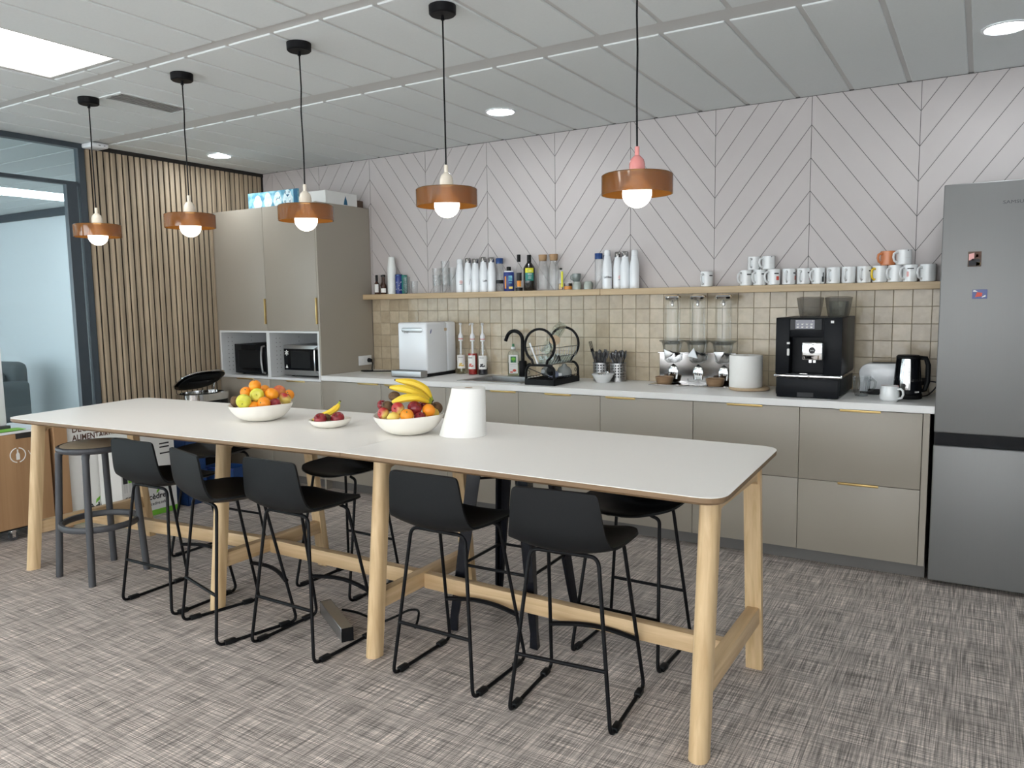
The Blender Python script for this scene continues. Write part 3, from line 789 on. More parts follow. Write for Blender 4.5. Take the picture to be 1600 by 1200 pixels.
syrup(1.076, .515, 'red_syrup', .165, 'syrup bottle filled with red syrup and a white pump', .15, 'red_ink')
syrup(1.163, .525, 'dark_syrup', .055, 'syrup bottle with a low rest of dark syrup', .42, 'ink')

t = thing('dish_soap_bottle', 'clear dish soap bottle with green cap beside the black tap', 'bottle', (1.437, .525, W), .5)
MB().lathe([(0, 0), (.040, 0), (.043, .006), (.044, .10), (.043, .165), (.034, .186), (.016, .196), (.014, .204)], n=32, sx=1., sy=.62, cap=False).build('bottle', 'glass_green', t)
MB().lathe([(0, .003), (.040, .003), (.0415, .01), (.0415, .10), (0, .10)], n=32, sx=1., sy=.6).build('soap', 'clear_syrup', t)
c_ = MB().lathe([(.017, .203), (.017, .218), (.012, .222), (0, .222)], n=20).build('collar', 'white_matt', t)
MB().lathe([(.010, .221), (.009, .243), (0, .244)], n=16).build('cap', 'green_dark', c_)
lb = MB().box(-.033, -.0292, .022, .033, -.0280, .162, .002, 1).build('paper_label', 'white_ink', t)
g_ = MB().box(-.020, -.0300, .104, .022, -.0292, .15).build('green_field', 'green_dark', lb, smooth=False)
MB().ball((.001, -.0302, .131), (.015, .0008, .012), 14, 8).box(-.001, -.0306, .108, .003, -.0300, .124).build('tree_print', 'green_ink', g_)
mb = MB(); mb.box(-.022, -.0298, .088, .024, -.0292, .094).box(-.018, -.0298, .076, .018, -.0292, .079)
mb.build('print_line', 'grid', lb, smooth=False)
mb = MB(); mb.box(-.024, -.0298, .028, -.004, -.0292, .038); mb.ball((.008, -.0296, .045), (.014, .0008, .010), 12, 6)
mb.build('red_print', 'red_ink', lb, smooth=False)

# two-tier dish rack
t = thing('dish_rack', 'black two-tier dish rack full of glassware beside the sink', 'dish rack', (1.822, .03, W))
rw, rd = .226, .375
mb = MB(); mb.box(0, 0, 0, rw, rd, .008, .002, 1)
for q in ((0, 0, rw, .006), (0, rd-.006, rw, rd), (0, 0, .006, rd), (rw-.006, 0, rw, rd)): mb.box(q[0], q[1], .004, q[2], q[3], .038, .001, 1)
mb.build('drip_tray', 'black_plastic', t)
def rack_end(y):
    c = (rw*.5, y, .262); R = .112
    p = arc(c, R, -58, 238, 30)
    l0 = [(p[-1][0], y, p[-1][2])]
    path = [(.01, y, .03), (.01, y, .085), (.026, y, .118), (.050, y, .130)]
    mb = MB()
    ring = [(rw-.062, y, .136)] + p + [(.062, y, .136)]
    mb.tube(ring, .0085, 10)
    mb.tube(fillet([(.006, y, .02), (.006, y, .10), (.03, y, .134), (rw-.03, y, .134), (rw-.006, y, .10), (rw-.006, y, .02)], .035), .0085, 10)
    return mb
rack_end(.010).build('end_frame', 'black_metal', t); rack_end(rd-.012).build('end_frame', 'black_metal', t)
mb = MB()
for (x, z) in ((.004, .250), (rw-.004, .250), (.014, .19), (rw-.014, .19), (.05, .136), (rw-.05, .136)): mb.tube([(x, .01, z), (x, rd-.012, z)], .003, 6)
for k in range(9):
    y = .03 + (rd-.06)*k/8
    mb.tube([(.004, y, .25), (.014, y, .19), (.05, y, .136), (rw-.05, y, .136), (rw-.014, y, .19), (rw-.004, y, .25)], .0018, 5)
mb.build('upper_basket', 'steel', t)
mb = MB()
for k in range(9):
    y = .02 + (rd-.04)*k/8; mb.tube([(.006, y, .052), (.02, y, .034), (rw-.02, y, .034), (rw-.006, y, .052)], .002, 5)
for x in (.006, .06, .113, .166, rw-.006): mb.tube([(x, .01, .036 if .01 < x < .2 else .052), (x, rd-.012, .036 if .01 < x < .2 else .052)], .0022, 5)
mb.tube([(.012, .006, .118), (rw-.016, .006, .05)], .003, 6)
for cx in (.026, rw-.03): mb.tube(arc((cx, .004, .085), .012, -90, 220, 14), .002, 5)
mb.tube(arc((rw-.002, rd-.06, .085), .012, -90, 220, 14, 'yz'), .002, 5)
mb.build('lower_basket', 'black_metal', t)
MB().tube([(rw+.002, .06, .20), (rw+.018, .05, .165)], .006, 8).build('hook', 'black_metal', t)
# glassware on the rack
def vessel(name, label, cat, prof, mat, loc, rot, n=28, sx=1., sy=1., group=None):
    o = MB().lathe(prof, n=n, sx=sx, sy=sy, cap=False).build(name, mat)
    o.location = loc; o.rotation_euler = rot
    return tag(o, label, cat, group)
o = MB().box(-.098, -.115, 0, .098, .115, .004, .003, 1)
for q in ((-.098, -.115, .098, -.111), (-.098, .111, .098, .115), (-.098, -.115, -.094, .115), (.094, -.115, .098, .115)): o.box(q[0], q[1], 0, q[2], q[3], .062, .002, 1)
o = o.build('glass_dish', 'glass_green'); o.location = (1.962, .245, W+.290); o.rotation_euler = (.2, -1.02, .15)
tag(o, 'rectangular glass dish tilted on the upper tier of the dish rack', 'dish')
o = MB().box(-.058, -.125, 0, .058, .125, .0035, .003, 1)
for q in ((-.058, -.125, .058, -.1215), (-.058, .1215, .058, .125), (-.058, -.125, -.0545, .125), (.0545, -.125, .058, .125)): o.box(q[0], q[1], 0, q[2], q[3], .05, .002, 1)
o = o.build('glass_dish', 'glass_green'); o.location = (1.935, .25, W+.139)
tag(o, 'flat glass dish lying in the upper basket of the dish rack', 'dish')
o = MB().lathe([(0, .0), (.034, 0), (.036, .004), (.030, .006), (0, .006)], n=24).build('wooden_coaster', 'light_wood'); o.location = (2.018, .098, W+.298); o.rotation_euler = (1.15, .2, .5)
tag(o, 'pale wooden disc leaning before the glass dish on the rack', 'coaster')
vessel('drinking_glass', 'small tumbler upside down on the upper tier of the dish rack', 'glass', [(.030, 0), (.026, .075), (0, .076)], 'glass', (1.955, .088, W+.1385), (0, 0, 0))
o = MB().tube([(0, 0, 0), (.055, .01, -.145)], [.006, .006], 6, sq=.35).build('whisk_handle', 'white_matt'); o.location = (1.865, .03, W+.282); o.name = 'spatula'
tag(o, 'slim white spatula stuck through the upper basket of the dish rack', 'spatula')
vessel('plastic_bottle', 'grey translucent bottle lying in the lower tier of the rack', 'bottle', [(0, 0), (.030, 0), (.032, .01), (.032, .12), (.014, .15), (.014, .165), (0, .166)], 'bag', (1.885, .30, W+.072), (1.5, .0, .12))
o = MB().lathe([(0, 0), (.016, 0), (.018, .05), (.012, .07), (.010, .09), (0, .091)], n=20).build('small_bottle', 'white_matt'); o.location = (1.965, .10, W+.062); o.rotation_euler = (-1.5, .0, 5.2)
tag(o, 'small white bottle lying on the lower tier of the rack', 'bottle')
o = MB().lathe([(.052, 0), (.051, .035), (.040, .058), (.020, .070), (.012, .086), (0, .088)], n=28, cap=False).build('measuring_jug', 'bag'); o.location = (1.975, .315, W+.0395); o.rotation_euler = (0, 0, 0)
tag(o, 'frosted plastic dome upside down on the lower tier of the rack', 'bowl')
o = MB().ball((0, 0, 0), (.034, .045, .028), 20, 12).build('plastic_bag', 'bag_blue'); o.location = (1.999, .115, W+.066)
tag(o, 'crumpled blue-tinted plastic bag on the lower tier of the rack', 'bag')
o = MB().ball((0, 0, 0), (.030, .022, .034), 18, 12).build('sponge', 'black_plastic'); o.location = (2.005, .062, W+.098)
tag(o, 'black sponge at the front of the lower tier of the rack', 'sponge')

# cutlery holders with cutlery
def spoon_mb(L, kind):
    mb = MB()
    if kind == 'spoon':
        mb.tube([(0, 0, 0), (0, .001, L*.5), (0, .002, L*.78)], [.0055, .0052, .005], 6, sq=.6)
        mb.ball((0, .003, L*.88), (.0135, .006, .024), 14, 8)
    else:
        mb.tube([(0, 0, 0), (0, .001, L*.5), (0, .002, L*.72)], [.0055, .0052, .005], 6, sq=.6)
        mb.box(-.011, -.001, L*.70, .011, .003, L*.80, .002, 1)
        for q in (-.009, -.003, .003, .009): mb.box(q-.0017, -.001, L*.79, q+.0017, .003, L)
    return mb
protos = {}
def cutlery(kind, loc, rot, label, group):
    if kind not in protos:
        o = spoon_mb(.175, kind).build(kind, 'dark_steel'); protos[kind] = o
    else:
        o = protos[kind].copy(); COL.objects.link(o)
    o.location = loc; o.rotation_euler = rot
    return tag(o, label, kind, group)
rnd = random.Random(3)
for h, (hx, hy, lb, n_) in enumerate(((2.168, .50, 'perforated steel cutlery holder with forks', 15), (2.297, .50, 'perforated steel cutlery holder with spoons', 16))):
    t = thing('cutlery_holder', lb + (', nearer the dish rack' if h == 0 else ', nearer the cereal dispenser'), 'cutlery holder', (hx, hy, W), 0, 'cutlery holders')
    R = .055
    mb = MB(); NU, NV = 36, 13
    for i in range(NU):
        for j in range(NV):
            if i % 2 == 1 and j % 2 == 1 and 1 < j < 12: continue
            a0, a1 = 2*PI*i/NU, 2*PI*(i+1)/NU; z0, z1 = .123*j/NV, .123*(j+1)/NV
            mb.f([mb.v((R*math.cos(a), R*math.sin(a), z)) for a, z in ((a0, z0), (a1, z0), (a1, z1), (a0, z1))])
    bmesh.ops.remove_doubles(mb.bm, verts=mb.bm.verts[:], dist=1e-5)
    bmesh.ops.solidify(mb.bm, geom=mb.bm.faces[:], thickness=.0015)
    mb.lathe([(0, .002), (R-.002, .002)], n=30, cap=False)
    mb.build('cup', 'steel', t)
    MB().lathe([(R-.001, .121), (R+.003, .122), (R+.003, .126), (R-.001, .126)], n=40, cap=False).build('rim', 'steel', t)
    for k in range(n_):
        a = 2*PI*k/n_ + rnd.uniform(-.2, .2); rr = .030 + .012*(k % 2)
        kind = 'fork' if (h == 0 and k % 3) else 'spoon'
        tl = rnd.uniform(.08, .30)
        cutlery(kind, (hx+.4*rr*math.cos(a), hy+.4*rr*math.sin(a), W+.012+rnd.uniform(0, .03)), (-tl*math.sin(a)*.9, tl*math.cos(a)*.9, rnd.uniform(-.8, .8)),
                'dark %s standing in the cutlery holder nearer the %s' % (kind, 'dish rack' if h == 0 else 'cereal dispenser'), '%ss in the cutlery holder by the %s' % (kind, 'dish rack' if h == 0 else 'cereal dispenser'))
o = spoon_mb(.26, 'fork').build('serving_fork', 'black_metal'); o.location = (2.148, .50, W+.02); o.rotation_euler = (0, -.22, .5)
tag(o, 'long dark serving fork sticking out above the forks', 'fork')
t = tag(MB().lathe([(0, 0), (.042, 0), (.046, .004), (.078, .056), (.076, .058), (.043, .008), (0, .006)], n=40).build('bowl', 'mug_white'), 'small white bowl with flared sides before the cutlery holders', 'bowl')
t.location = (2.235, .385, W)
for k in range(4):
    o = MB().tube(arc((0, 0, 0), .013, 0, 300, 12, 'xy'), .0035, 6).build('foil_wrapper', 'chrome')
    o.location = (2.215+.016*k, .38+.012*(k % 2), W+.056+.004*(k % 2)); o.rotation_euler = (.4*k, .3, k)
    tag(o, 'crumpled shiny wrapper lying in the small white bowl', 'wrapper', 'shiny wrappers in the small white bowl')

# cereal dispenser
t = thing('cereal_dispenser', 'triple clear-tube cereal dispenser with polished steel stand', 'cereal dispenser', (2.585, .37, W))
MB().box(-.01, -.02, 0, .56, .20, .006, .003, 2).build('base_plate', 'mirror_steel', t)
MB().box(.018, .115, .006, .535, .125, .212, .002, 1).box(.018, .085, .204, .535, .125, .212, .002, 1).build('back_plate', 'mirror_steel', t)
for k in range(3):
    cx, cy = .115 + .168*k, .088
    u_ = MB().lathe([(.052, .262), (.052, .56), (.050, .575)], c=(cx, cy, 0), n=36, cap=False).build('tube', 'clear_plastic', t)
    MB().lathe([(.030, .585), (.050, .578), (.056, .568), (.052, .556), (.030, .546), (.012, .535), (.008, .520), (.011, .512), (0, .508)][::-1], c=(cx, cy, 0), n=32).build('lid', 'chrome', u_)
    MB().lathe([(.050, .262), (.086, .285), (.083, .290), (.060, .275), (.048, .265)], c=(cx, cy-.0, 0), n=36, cap=False).build('collar', 'thick_glass', u_)
    MB().lathe([(.0, .140), (.028, .142), (.048, .160), (.052, .20), (.058, .235), (.066, .275)], c=(cx, cy, 0), n=32, cap=False).build('hopper', 'thick_glass', t)
    kb = MB().cyl((cx, cy-.045, .205), (cx, cy-.062, .205), .020, n=20)
    kb = kb.build('knob', 'black_plastic', t)
    a = (.5, -.3, .9)[k]; c0 = (cx-.03, .212)
    tri = [(cx-.005+.040*math.cos(a+q), .205+.040*math.sin(a+q)) for q in (PI/2+.2, PI/2+2.2, PI/2+4.3)]
    MB().prism(tri, cy-.072, cy-.062, 'y', .002).build('paddle', ('steel', 'white_matt', 'steel')[k], kb)
    MB().lathe([(.0, .030), (.030, .034), (.036, .075), (.030, .11), (0, .135)], c=(cx, .113, 0), n=24, sx=1., sy=.25).build('chute', 'chrome', t)
for x, lb in ((2.668, 'olive wood bowl under the first tube of the cereal dispenser'), (3.004, 'olive wood bowl by the white paper roll, under the last cereal tube')):
    o = MB().lathe([(0, 0), (.044, 0), (.052, .008), (.060, .046), (.056, .048), (.046, .012), (0, .010)], n=36).build('wooden_bowl', 'olive_wood'); o.location = (x, .405, W+.0062)
    tag(o, lb, 'bowl')
o = MB().lathe([(0, 0), (.038, 0), (.042, .006), (.047, .042), (.044, .043), (.038, .010), (0, .008)], n=32).build('glass_bowl', 'glass'); o.location = (2.866, .405, W+.0062)
tag(o, 'small glass bowl under the middle tube of the cereal dispenser', 'bowl')

# paper roll on a wooden board
o = MB().lathe([(0, 0), (.108, 0), (.118, .004), (.120, .012), (.116, .018), (0, .018)], n=48).build('turned_board', 'light_wood'); o.location = (3.235, .335, W)
tag(o, 'round pale wooden board under the white roll', 'board')
t = thing('paper_towel_roll', 'thick white paper roll standing on a round wooden board', 'paper roll', (3.213, .335, W+.0182))
MB().lathe([(.022, .0), (.096, 0), (.098, .003), (.098, .190), (.096, .193), (.022, .193), (.022, .0)], n=56, cap=False).build('paper', 'paper', t)
MB().lathe([(.0215, .001), (.0215, .192), (.0195, .192), (.0195, .001)], n=24, cap=False).build('core', 'cork', t)

# coffee machine
t = thing('coffee_machine', 'large black coffee machine with two bean hoppers', 'coffee machine', (3.442, .07, W))
cw, cd, ch = .350, .485, .444
mb = MB()
mb.box(0, .012, .128, .075, cd, ch, .004, 2).box(cw-.095, .012, .128, cw, cd, ch, .004, 2)
mb.box(.07, .10, .128, cw-.09, cd, ch-.001, .003, 1).box(.07, .020, .335, cw-.09, .12, ch-.001, .004, 2)
mb.build('housing', 'black_satin', t)
MB().box(.004, .02, .012, cw-.004, cd, .130, .004, 2).build('lower_housing', 'black_satin', t)
d_ = MB().box(.018, -.028, .004, cw-.008, .024, .108, .004, 2).build('drip_drawer', 'black_satin', t)
MB().box(.13, -.0295, .006, .215, -.026, .032).build('grip_recess', 'ink', d_, smooth=False)
MB().box(-.002, -.012, .112, cw+.001, .03, .126, .003, 2).box(-.002, .02, .112, .002, cd*.98, .126).box(cw-.002, .02, .112, cw+.002, cd*.98, .126).build('chrome_band', 'chrome', t)
g_ = MB().box(.06, .0, .124, cw-.09, .10, .131, .002, 1).build('cup_grille', 'charcoal', t)
MB().box(.075, .013, .375, .245, .021, ch-.008, .002, 1).build('control_panel', 'black_gloss', t)
sc_ = MB().box(.105, .0100, .383, .206, .0135, .432, .001, 1).build('display', 'screen', t)
mb = MB()
for i in range(4):
    for j in range(2): mb.box(.113+.024*i, .0092, .388+.016*j, .123+.024*i, .0101, .394+.016*j).box(.112+.024*i, .0092, .3965+.016*j, .126+.024*i, .0101, .3975+.016*j)
mb.box(.111, .0092, .424, .115, .0101, .429).box(.194, .0092, .424, .198, .0101, .429)
mb.build('display_icons', 'white_ink', sc_, smooth=False)
sp = MB().box(.155, -.055, .215, .262, .09, .312, .006, 3).build('spout_block', 'chrome', t)
MB().box(.192, -.05, .200, .206, -.03, .218).box(.214, -.05, .200, .228, -.03, .218).build('nozzle', 'chrome', sp, smooth=False)
bd = MB().lathe([(0, 0), (.018, 0), (.018, .0015), (0, .0015)], n=32).build('badge', 'ink', sp); bd.location = (.208, -.0555, .268)
bd.rotation_euler = (PI/2, 0, 0)
text('jura', .013, 'white_ink', sp, (.208, -.0576, .2685), FRONT, align='CENTER')
MB().box(.062, .006, .296, .078, .014, .308, .001, 1).box(.063, .006, .232, .077, .014, .272, .004, 2).build('milk_indicator', 'white_ink', t)
MB().box(.135, .004, .1305, .175, .008, .135).build('front_mark', 'chrome', t, smooth=False)
MB().box(cw-.060, .0105, ch-.030, cw-.044, .0125, ch-.016).build('square_label', 'white_ink', t, smooth=False)
for hx in (.145, .297):
    h_ = MB().grid(lambda u, v: ((hx + (.052+.018*v**.8)*math.copysign(abs(math.cos(2*PI*u))**.55, math.cos(2*PI*u))), .215+(.055+.018*v**.8)*math.copysign(abs(math.sin(2*PI*u))**.55, math.sin(2*PI*u)), ch+.002+.108*v), 40, 6, True).build('bean_hopper', 'smoked', t)
    MB().grid(lambda u, v: ((hx + (.071-.071*v)*math.copysign(abs(math.cos(2*PI*u))**.55, math.cos(2*PI*u))), .215+(.074-.074*v)*math.copysign(abs(math.sin(2*PI*u))**.55, math.sin(2*PI*u)), ch+.111+.004*min(1, v*4)), 40, 3, True).build('hopper_lid', 'smoked', h_)
MB().lathe([(0, .004), (.046, .004), (.054, .085), (.052, .088), (.043, .010), (0, .010)], c=(.297, .215, ch), n=24).build('inner_glass', 'glass_green', t)

# toaster, glass mug, white mug, kettle
t = thing('toaster', 'white rounded toaster behind the glass mug', 'toaster', (3.845, .40, W))
po = [(0, .012), (.004, .06)] + [(.055+.055*math.cos(a)-.004, .118+.055*math.sin(a)) for a in [PI-PI/2*i/8 for i in range(9)]] + [(.20, .176)] + [(.20+.05*math.cos(a), .126+.05*math.sin(a)) for a in [PI/2-PI/2*i/8 for i in range(9)]] + [(.25, .012)]
MB().prism(po, 0, .13, 'y', .012).build('housing', 'white_gloss', t)
MB().box(.06, .035, .174, .20, .055, .1775).box(.06, .078, .174, .20, .098, .1775).build('slot', 'groove', t, smooth=False)
MB().box(.005, .01, 0, .245, .12, .014).build('base', 'black_plastic', t, smooth=False)
MB().tube(arc((.055, -.003, .085), .018, -10, 120, 10), .003, 6).build('lever_arc', 'white_matt', t)
MB().box(.05, -.035, .0, .11, -.002, .030, .003, 1).build('front_switch', 'black_plastic', t)
t = thing('glass_mug', 'ribbed clear glass mug beside the coffee machine', 'mug', (3.873, .275, W), -.35)
mb = MB(); NR = 40
mb.grid(lambda u, v: ((.034+.013*v**.7 + (.0012*math.cos(20*2*PI*u) if .12 < v < .72 else 0))*math.cos(2*PI*u), (.034+.013*v**.7 + (.0012*math.cos(20*2*PI*u) if .12 < v < .72 else 0))*math.sin(2*PI*u), .004+.106*v), 120, 8, True)
mb.lathe([(0, .012), (.032, .008), (.034, .002), (0, 0)], n=28)
mb.build('body', 'thick_glass', t)
MB().tube([(.044, 0, .09), (.062, 0, .098), (.078, 0, .085), (.076, 0, .06), (.058, 0, .035), (.041, 0, .03)], [.005, .006, .006, .006, .005, .004], 10).build('handle', 'thick_glass', t)
t = thing('mug', 'white round-bellied mug with a brown motif at the worktop front edge', 'mug', (4.032, .105, W), -.45)
MB().lathe([(0, .002), (.036, 0), (.047, .010), (.049, .03), (.046, .06), (.043, .082), (.041, .083), (.043, .06), (.045, .02), (0, .008)], n=40).build('body', 'mug_white', t)
MB().tube([(.044, 0, .066), (.058, 0, .070), (.072, 0, .060), (.075, 0, .042), (.066, 0, .022), (.046, 0, .018)], [.006]*6, 10).build('handle', 'mug_white', t)
a0 = -2.15
mb = MB(); mb.grid(lambda u, v: (.0486*math.cos(a0+.42*(u-.5))*(1-.07*v), .0486*math.sin(a0+.42*(u-.5))*(1-.07*v), .030+.022*v), 5, 2); mb.build('motif', 'brown_ink', t)
MB().lathe([(.0405, .0835), (.0428, .0835)], n=40, cap=False).build('rim_line', 'red_ink', t)
t = thing('kettle', 'steel and black electric kettle at the end of the worktop', 'kettle', (4.102, .275, W), .08)
MB().lathe([(0, 0), (.072, 0), (.074, .004), (.074, .022), (.070, .026), (0, .026)], n=44).build('power_base', 'black_plastic', t)
MB().lathe([(0, .027), (.069, .027), (.070, .04), (.068, .10), (.062, .17), (.056, .222), (0, .222)], n=48).build('body', 'mirror_steel', t)
mb = MB(); A0, A1 = -1.35, .9      # black side with water gauge, and a black rear half
mb.grid(lambda u, v: ((.0712-.014*max(0, v-.1)**1.1)*math.cos(A0+(A1-A0)*u), (.0712-.014*max(0, v-.1)**1.1)*math.sin(A0+(A1-A0)*u), .028+.196*v), 18, 10)
mb.grid(lambda u, v: ((.0712-.014*max(0, v-.1)**1.1)*math.cos(2.75+1.3*u), (.0712-.014*max(0, v-.1)**1.1)*math.sin(2.75+1.3*u), .028+.196*v), 12, 10)
mb.lathe([(.0715, .026), (.0718, .05), (.0708, .051)], n=44, cap=False)
mb.build('black_cladding', 'black_gloss', t)
MB().lathe([(.059, .218), (.060, .228), (.052, .236), (0, .238)], n=40).build('lid', 'black_plastic', t)
MB().tube([(.048, .02, .222), (.085, .03, .218), (.098, .032, .18), (.098, .032, .09), (.085, .03, .045), (.066, .02, .04)], [.012, .013, .013, .013, .012, .010], 12).build('handle', 'black_plastic', t)
mb = MB(); mb.grid(lambda u, v: (.0725*math.cos(-.62+.16*(u-.5))*(1-.10*v), .0725*math.sin(-.62+.16*(u-.5))*(1-.10*v), .10+.085*v), 4, 4); mb.build('water_gauge', 'smoked', t)
mb = MB(); 
for k in range(5):
    a = -1.02+.075*k; mb.box(.0728*math.cos(a)-.0015, .0728*math.sin(a)-.0012, .036, .0728*math.cos(a)+.0015, .0728*math.sin(a)+.0012, .044)
mb.build('logo_print', 'white_ink', t, smooth=False)
o = MB().tube(fillet([(4.165, .32, W+.006), (4.20, .40, W+.006), (4.235, .43, W+.05), (4.238, .50, W+.07), (4.20, .545, W+.07), (4.12, .56, W+.068)], .04), .0035, 8).build('kettle_cable', 'black_plastic')
tag(o, 'black cable looping behind the kettle', 'cable')
o = MB().box(4.12, .555, W+.045, 4.18, .594, W+.085, .003, 1).build('wall_plug', 'black_plastic')
tag(o, 'black plug on the tiles behind the kettle', 'plug')

# ------------------------------------------------------------------ on the shelf
SZ = 1.5552; SY = .540
def small_bottle(x, r, h, glassm, capm, capr, label, y=SY, lab=None, shoulder=.62, neck=.42, group=None, capf=.14):
    t = thing('bottle', label, 'bottle', (x, y, SZ), rnd.uniform(-.3, .5) if lab is None else .55, group)
    MB().lathe([(0, 0), (r*.95, 0), (r, .004), (r, h*shoulder), (r*.85, h*(shoulder+.06)), (r*neck, h*(shoulder+.17)), (r*neck*.95, h*(1-capf*.9)), (0, h*(1-capf*.9))], n=28).build('body', glassm, t)
    MB().lathe([(0, h*(1-capf)), (capr, h*(1-capf)), (capr, h*.995), (capr*.85, h), (0, h)], n=22).build('cap', capm, t)
    if lab:
        for m, z0, z1, an in lab:
            mb = MB(); mb.grid(lambda u, v: ((r+.0007)*math.sin((u-.5)*an), -(r+.0007)*math.cos((u-.5)*an), h*(z0+(z1-z0)*v)), 12, 2); mb.build('paper_label', m, t)
    return t
G3 = 'small dark sauce bottles by the tall cabinet'
small_bottle(.108, .021, .160, 'brown_bottle', 'black_plastic', .0105, 'small dark bottle with white label touching the tall cabinet', lab=[('white_ink', .1, .52, 1.7)], shoulder=.5, capf=.33, group=G3)
small_bottle(.150, .018, .160, 'brown_bottle', 'black_plastic', .013, 'small dark bottle between two others, half hidden', y=.562, lab=[('white_ink', .1, .40, 1.7)], shoulder=.45, capf=.1, group=G3)
small_bottle(.182, .024, .160, 'brown_bottle', 'black_plastic', .013, 'small dark bottle with low white label beside the plastic cups', lab=[('white_ink', .08, .30, 2.)], shoulder=.42, capf=.1, group=G3)
# tower of plastic cups, each a thing
cupm = MB().lathe([(0, 0), (.024, .0), (.036, .09), (.0372, .0905), (.0372, .093), (.0357, .093), (.0236, .0006), (0, .0006)], n=30, cap=False).build('plastic_cup', 'frosted')
for k in range(26):
    c = cupm if k == 0 else cupm.copy()
    if k: COL.objects.link(c)
    c.location = (.272, SY, SZ + .0078*k*1.02 + .0); c.rotation_euler = (0, 0, .37*k)
    if k >= 0: pass
    c.rotation_euler = (PI, 0, 0); c.location.z = SZ + .093 + .0083*k
    tag(c, 'translucent plastic cup nested in the tall stack on the shelf', 'cup', 'stacked plastic cups')
t = thing('tin_can', 'dark blue patterned tin beside the plastic cups', 'can', (.345, SY, SZ))
MB().lathe([(0, 0), (.028, 0), (.029, .003), (.029, .152), (.028, .155), (0, .155)], n=32).build('body', 'navy', t)
MB().lathe([(.0293, .144), (.0295, .146), (.0295, .156), (.026, .158), (0, .157)], n=32, cap=False).build('lid', 'blue_foil', t)
mb = MB(); r_ = random.Random(5)
for k in range(16):
    a = r_.uniform(-2.2, .3); z = r_.uniform(.02, .10); mb.ball((.0292*math.cos(a), .0292*math.sin(a), z), (.004, .004, .003), 8, 5)
mb.build('speckles', 'white_ink', t)
o = MB().box(-.016, -.02, 0, .016, .02, .152, .004, 2).build('tea_box', 'teal'); o.location = (.385, .560, SZ); tag(o, 'narrow dark green box behind the blue tin', 'box')
def tumbler(x, y, z, r, h, label, group):
    o = MB().lathe([(0, .0), (r*.80, 0), (r*.84, .006), (r, h), (r-.002, h), (r*.78, .010), (0, .008)], n=30).build('drinking_glass', 'glass'); o.location = (x, y, z)
    return tag(o, label, 'glass', group)
tumbler(.432, .530, SZ, .030, .075, 'drinking glass at the bottom of the low stack beside the blue tin', 'low stack of glasses'); tumbler(.432, .530, SZ+.058, .030, .075, 'drinking glass on top of the low stack beside the blue tin', 'low stack of glasses')
tumbler(.492, .555, SZ, .030, .10, 'single tall drinking glass next to the low stack', 'low stack of glasses')
for x, n_, lb in ((.730, 3, 'three-glass stack nearest the plastic cups'), (.815, 4, 'tallest stack of drinking glasses'), (.890, 3, 'three-glass stack next to the white bottles')):
    for k in range(n_): tumbler(x, SY, SZ+.0525*k+.0003*k, .036, .088 if k else .105, 'drinking glass in the %s, %s' % (lb, ('at the bottom', 'second from the bottom', 'third from the bottom', 'at the top')[k]), 'stacked drinking glasses')
def insulated(x, h, cap, label, mark=None, y=.531, rz=.6):
    t = thing('insulated_bottle', label, 'bottle', (x, y, SZ), rz, 'white insulated bottles')
    r = .0335; k = h/.26
    b = MB().lathe([(0, 0), (r-.002, 0), (r, .003), (r, .022*k), (r*.985, .0225*k), (r, .023*k), (r, .135*k), (r*.93, .165*k), (r*.74, .20*k), (r*.66, .222*k), (0, .222*k)], n=36).build('body', 'white_gloss', t)
    c = MB().lathe([(r*.60, .2215*k), (r*.60, .2235*k), (r*.66, .2245*k), (r*.66, .252*k), (r*.58, .26*k), (0, .261*k)], n=30).build('cap', 'white_gloss' if cap == 'w' else 'mirror_steel', t)
    if mark == 'name': text('LeHibou', .0215, 'ink', b, (-.031, -r-.0006, .080), FRONT, sx=.78, bold=.02, wrap=r)
    if mark == 'part': text('LeHi', .022, 'ink', b, (-.008, -r-.0006, .082), FRONT, sx=.85, bold=.02, wrap=r)
    if mark == 'logo':
        m_ = MB(); 
        for q in (0, 1, 2): m_.tube(arc((.008, -r-.0004, .078), .004+.004*q, 0, 360, 14), .0011, 5)
        m_.build('round_print', 'pink_ink', b); MB().box(-.006, -r-.0008, .060, .016, -r+.002, .0625).build('line_print', 'ink', b, smooth=False)
    if mark == 'dots':
        m_ = MB()
        for q in range(5): m_.box(.008+.002*q, -r-.0008, .06+.009*q, .013+.002*q, -r+.003, .063+.009*q)
        m_.build('side_print', 'ink', b, smooth=False)
    return t
insulated(.960, .253, 'w', 'white insulated bottle with white cap beside the glass stacks', 'logo')
insulated(1.038, .260, 's', 'white bottle with steel cap, next to the white-capped one by the glasses', 'dots', rz=.5)
insulated(1.106, .253, 's', 'white bottle with steel cap and no print, between two printed ones')
insulated(1.180, .262, 's', 'white bottle with steel cap and a short black name on it', 'part', rz=.62)
insulated(1.252, .256, 's', 'plain white bottle with steel cap next to the clear bottle')
for x, lb in ((1.000, 'first dark bottle hidden behind the white bottles'), (1.072, 'second dark bottle hidden behind the white bottles'), (1.145, 'third dark bottle hidden behind the white bottles'), (1.215, 'fourth dark bottle hidden behind the white bottles')):
    small_bottle(x, .0165, .252, 'glass', 'blue_foil', .0165, lb, y=.582, shoulder=.84, neck=.9, group='capped bottles behind the white bottles', capf=.15)
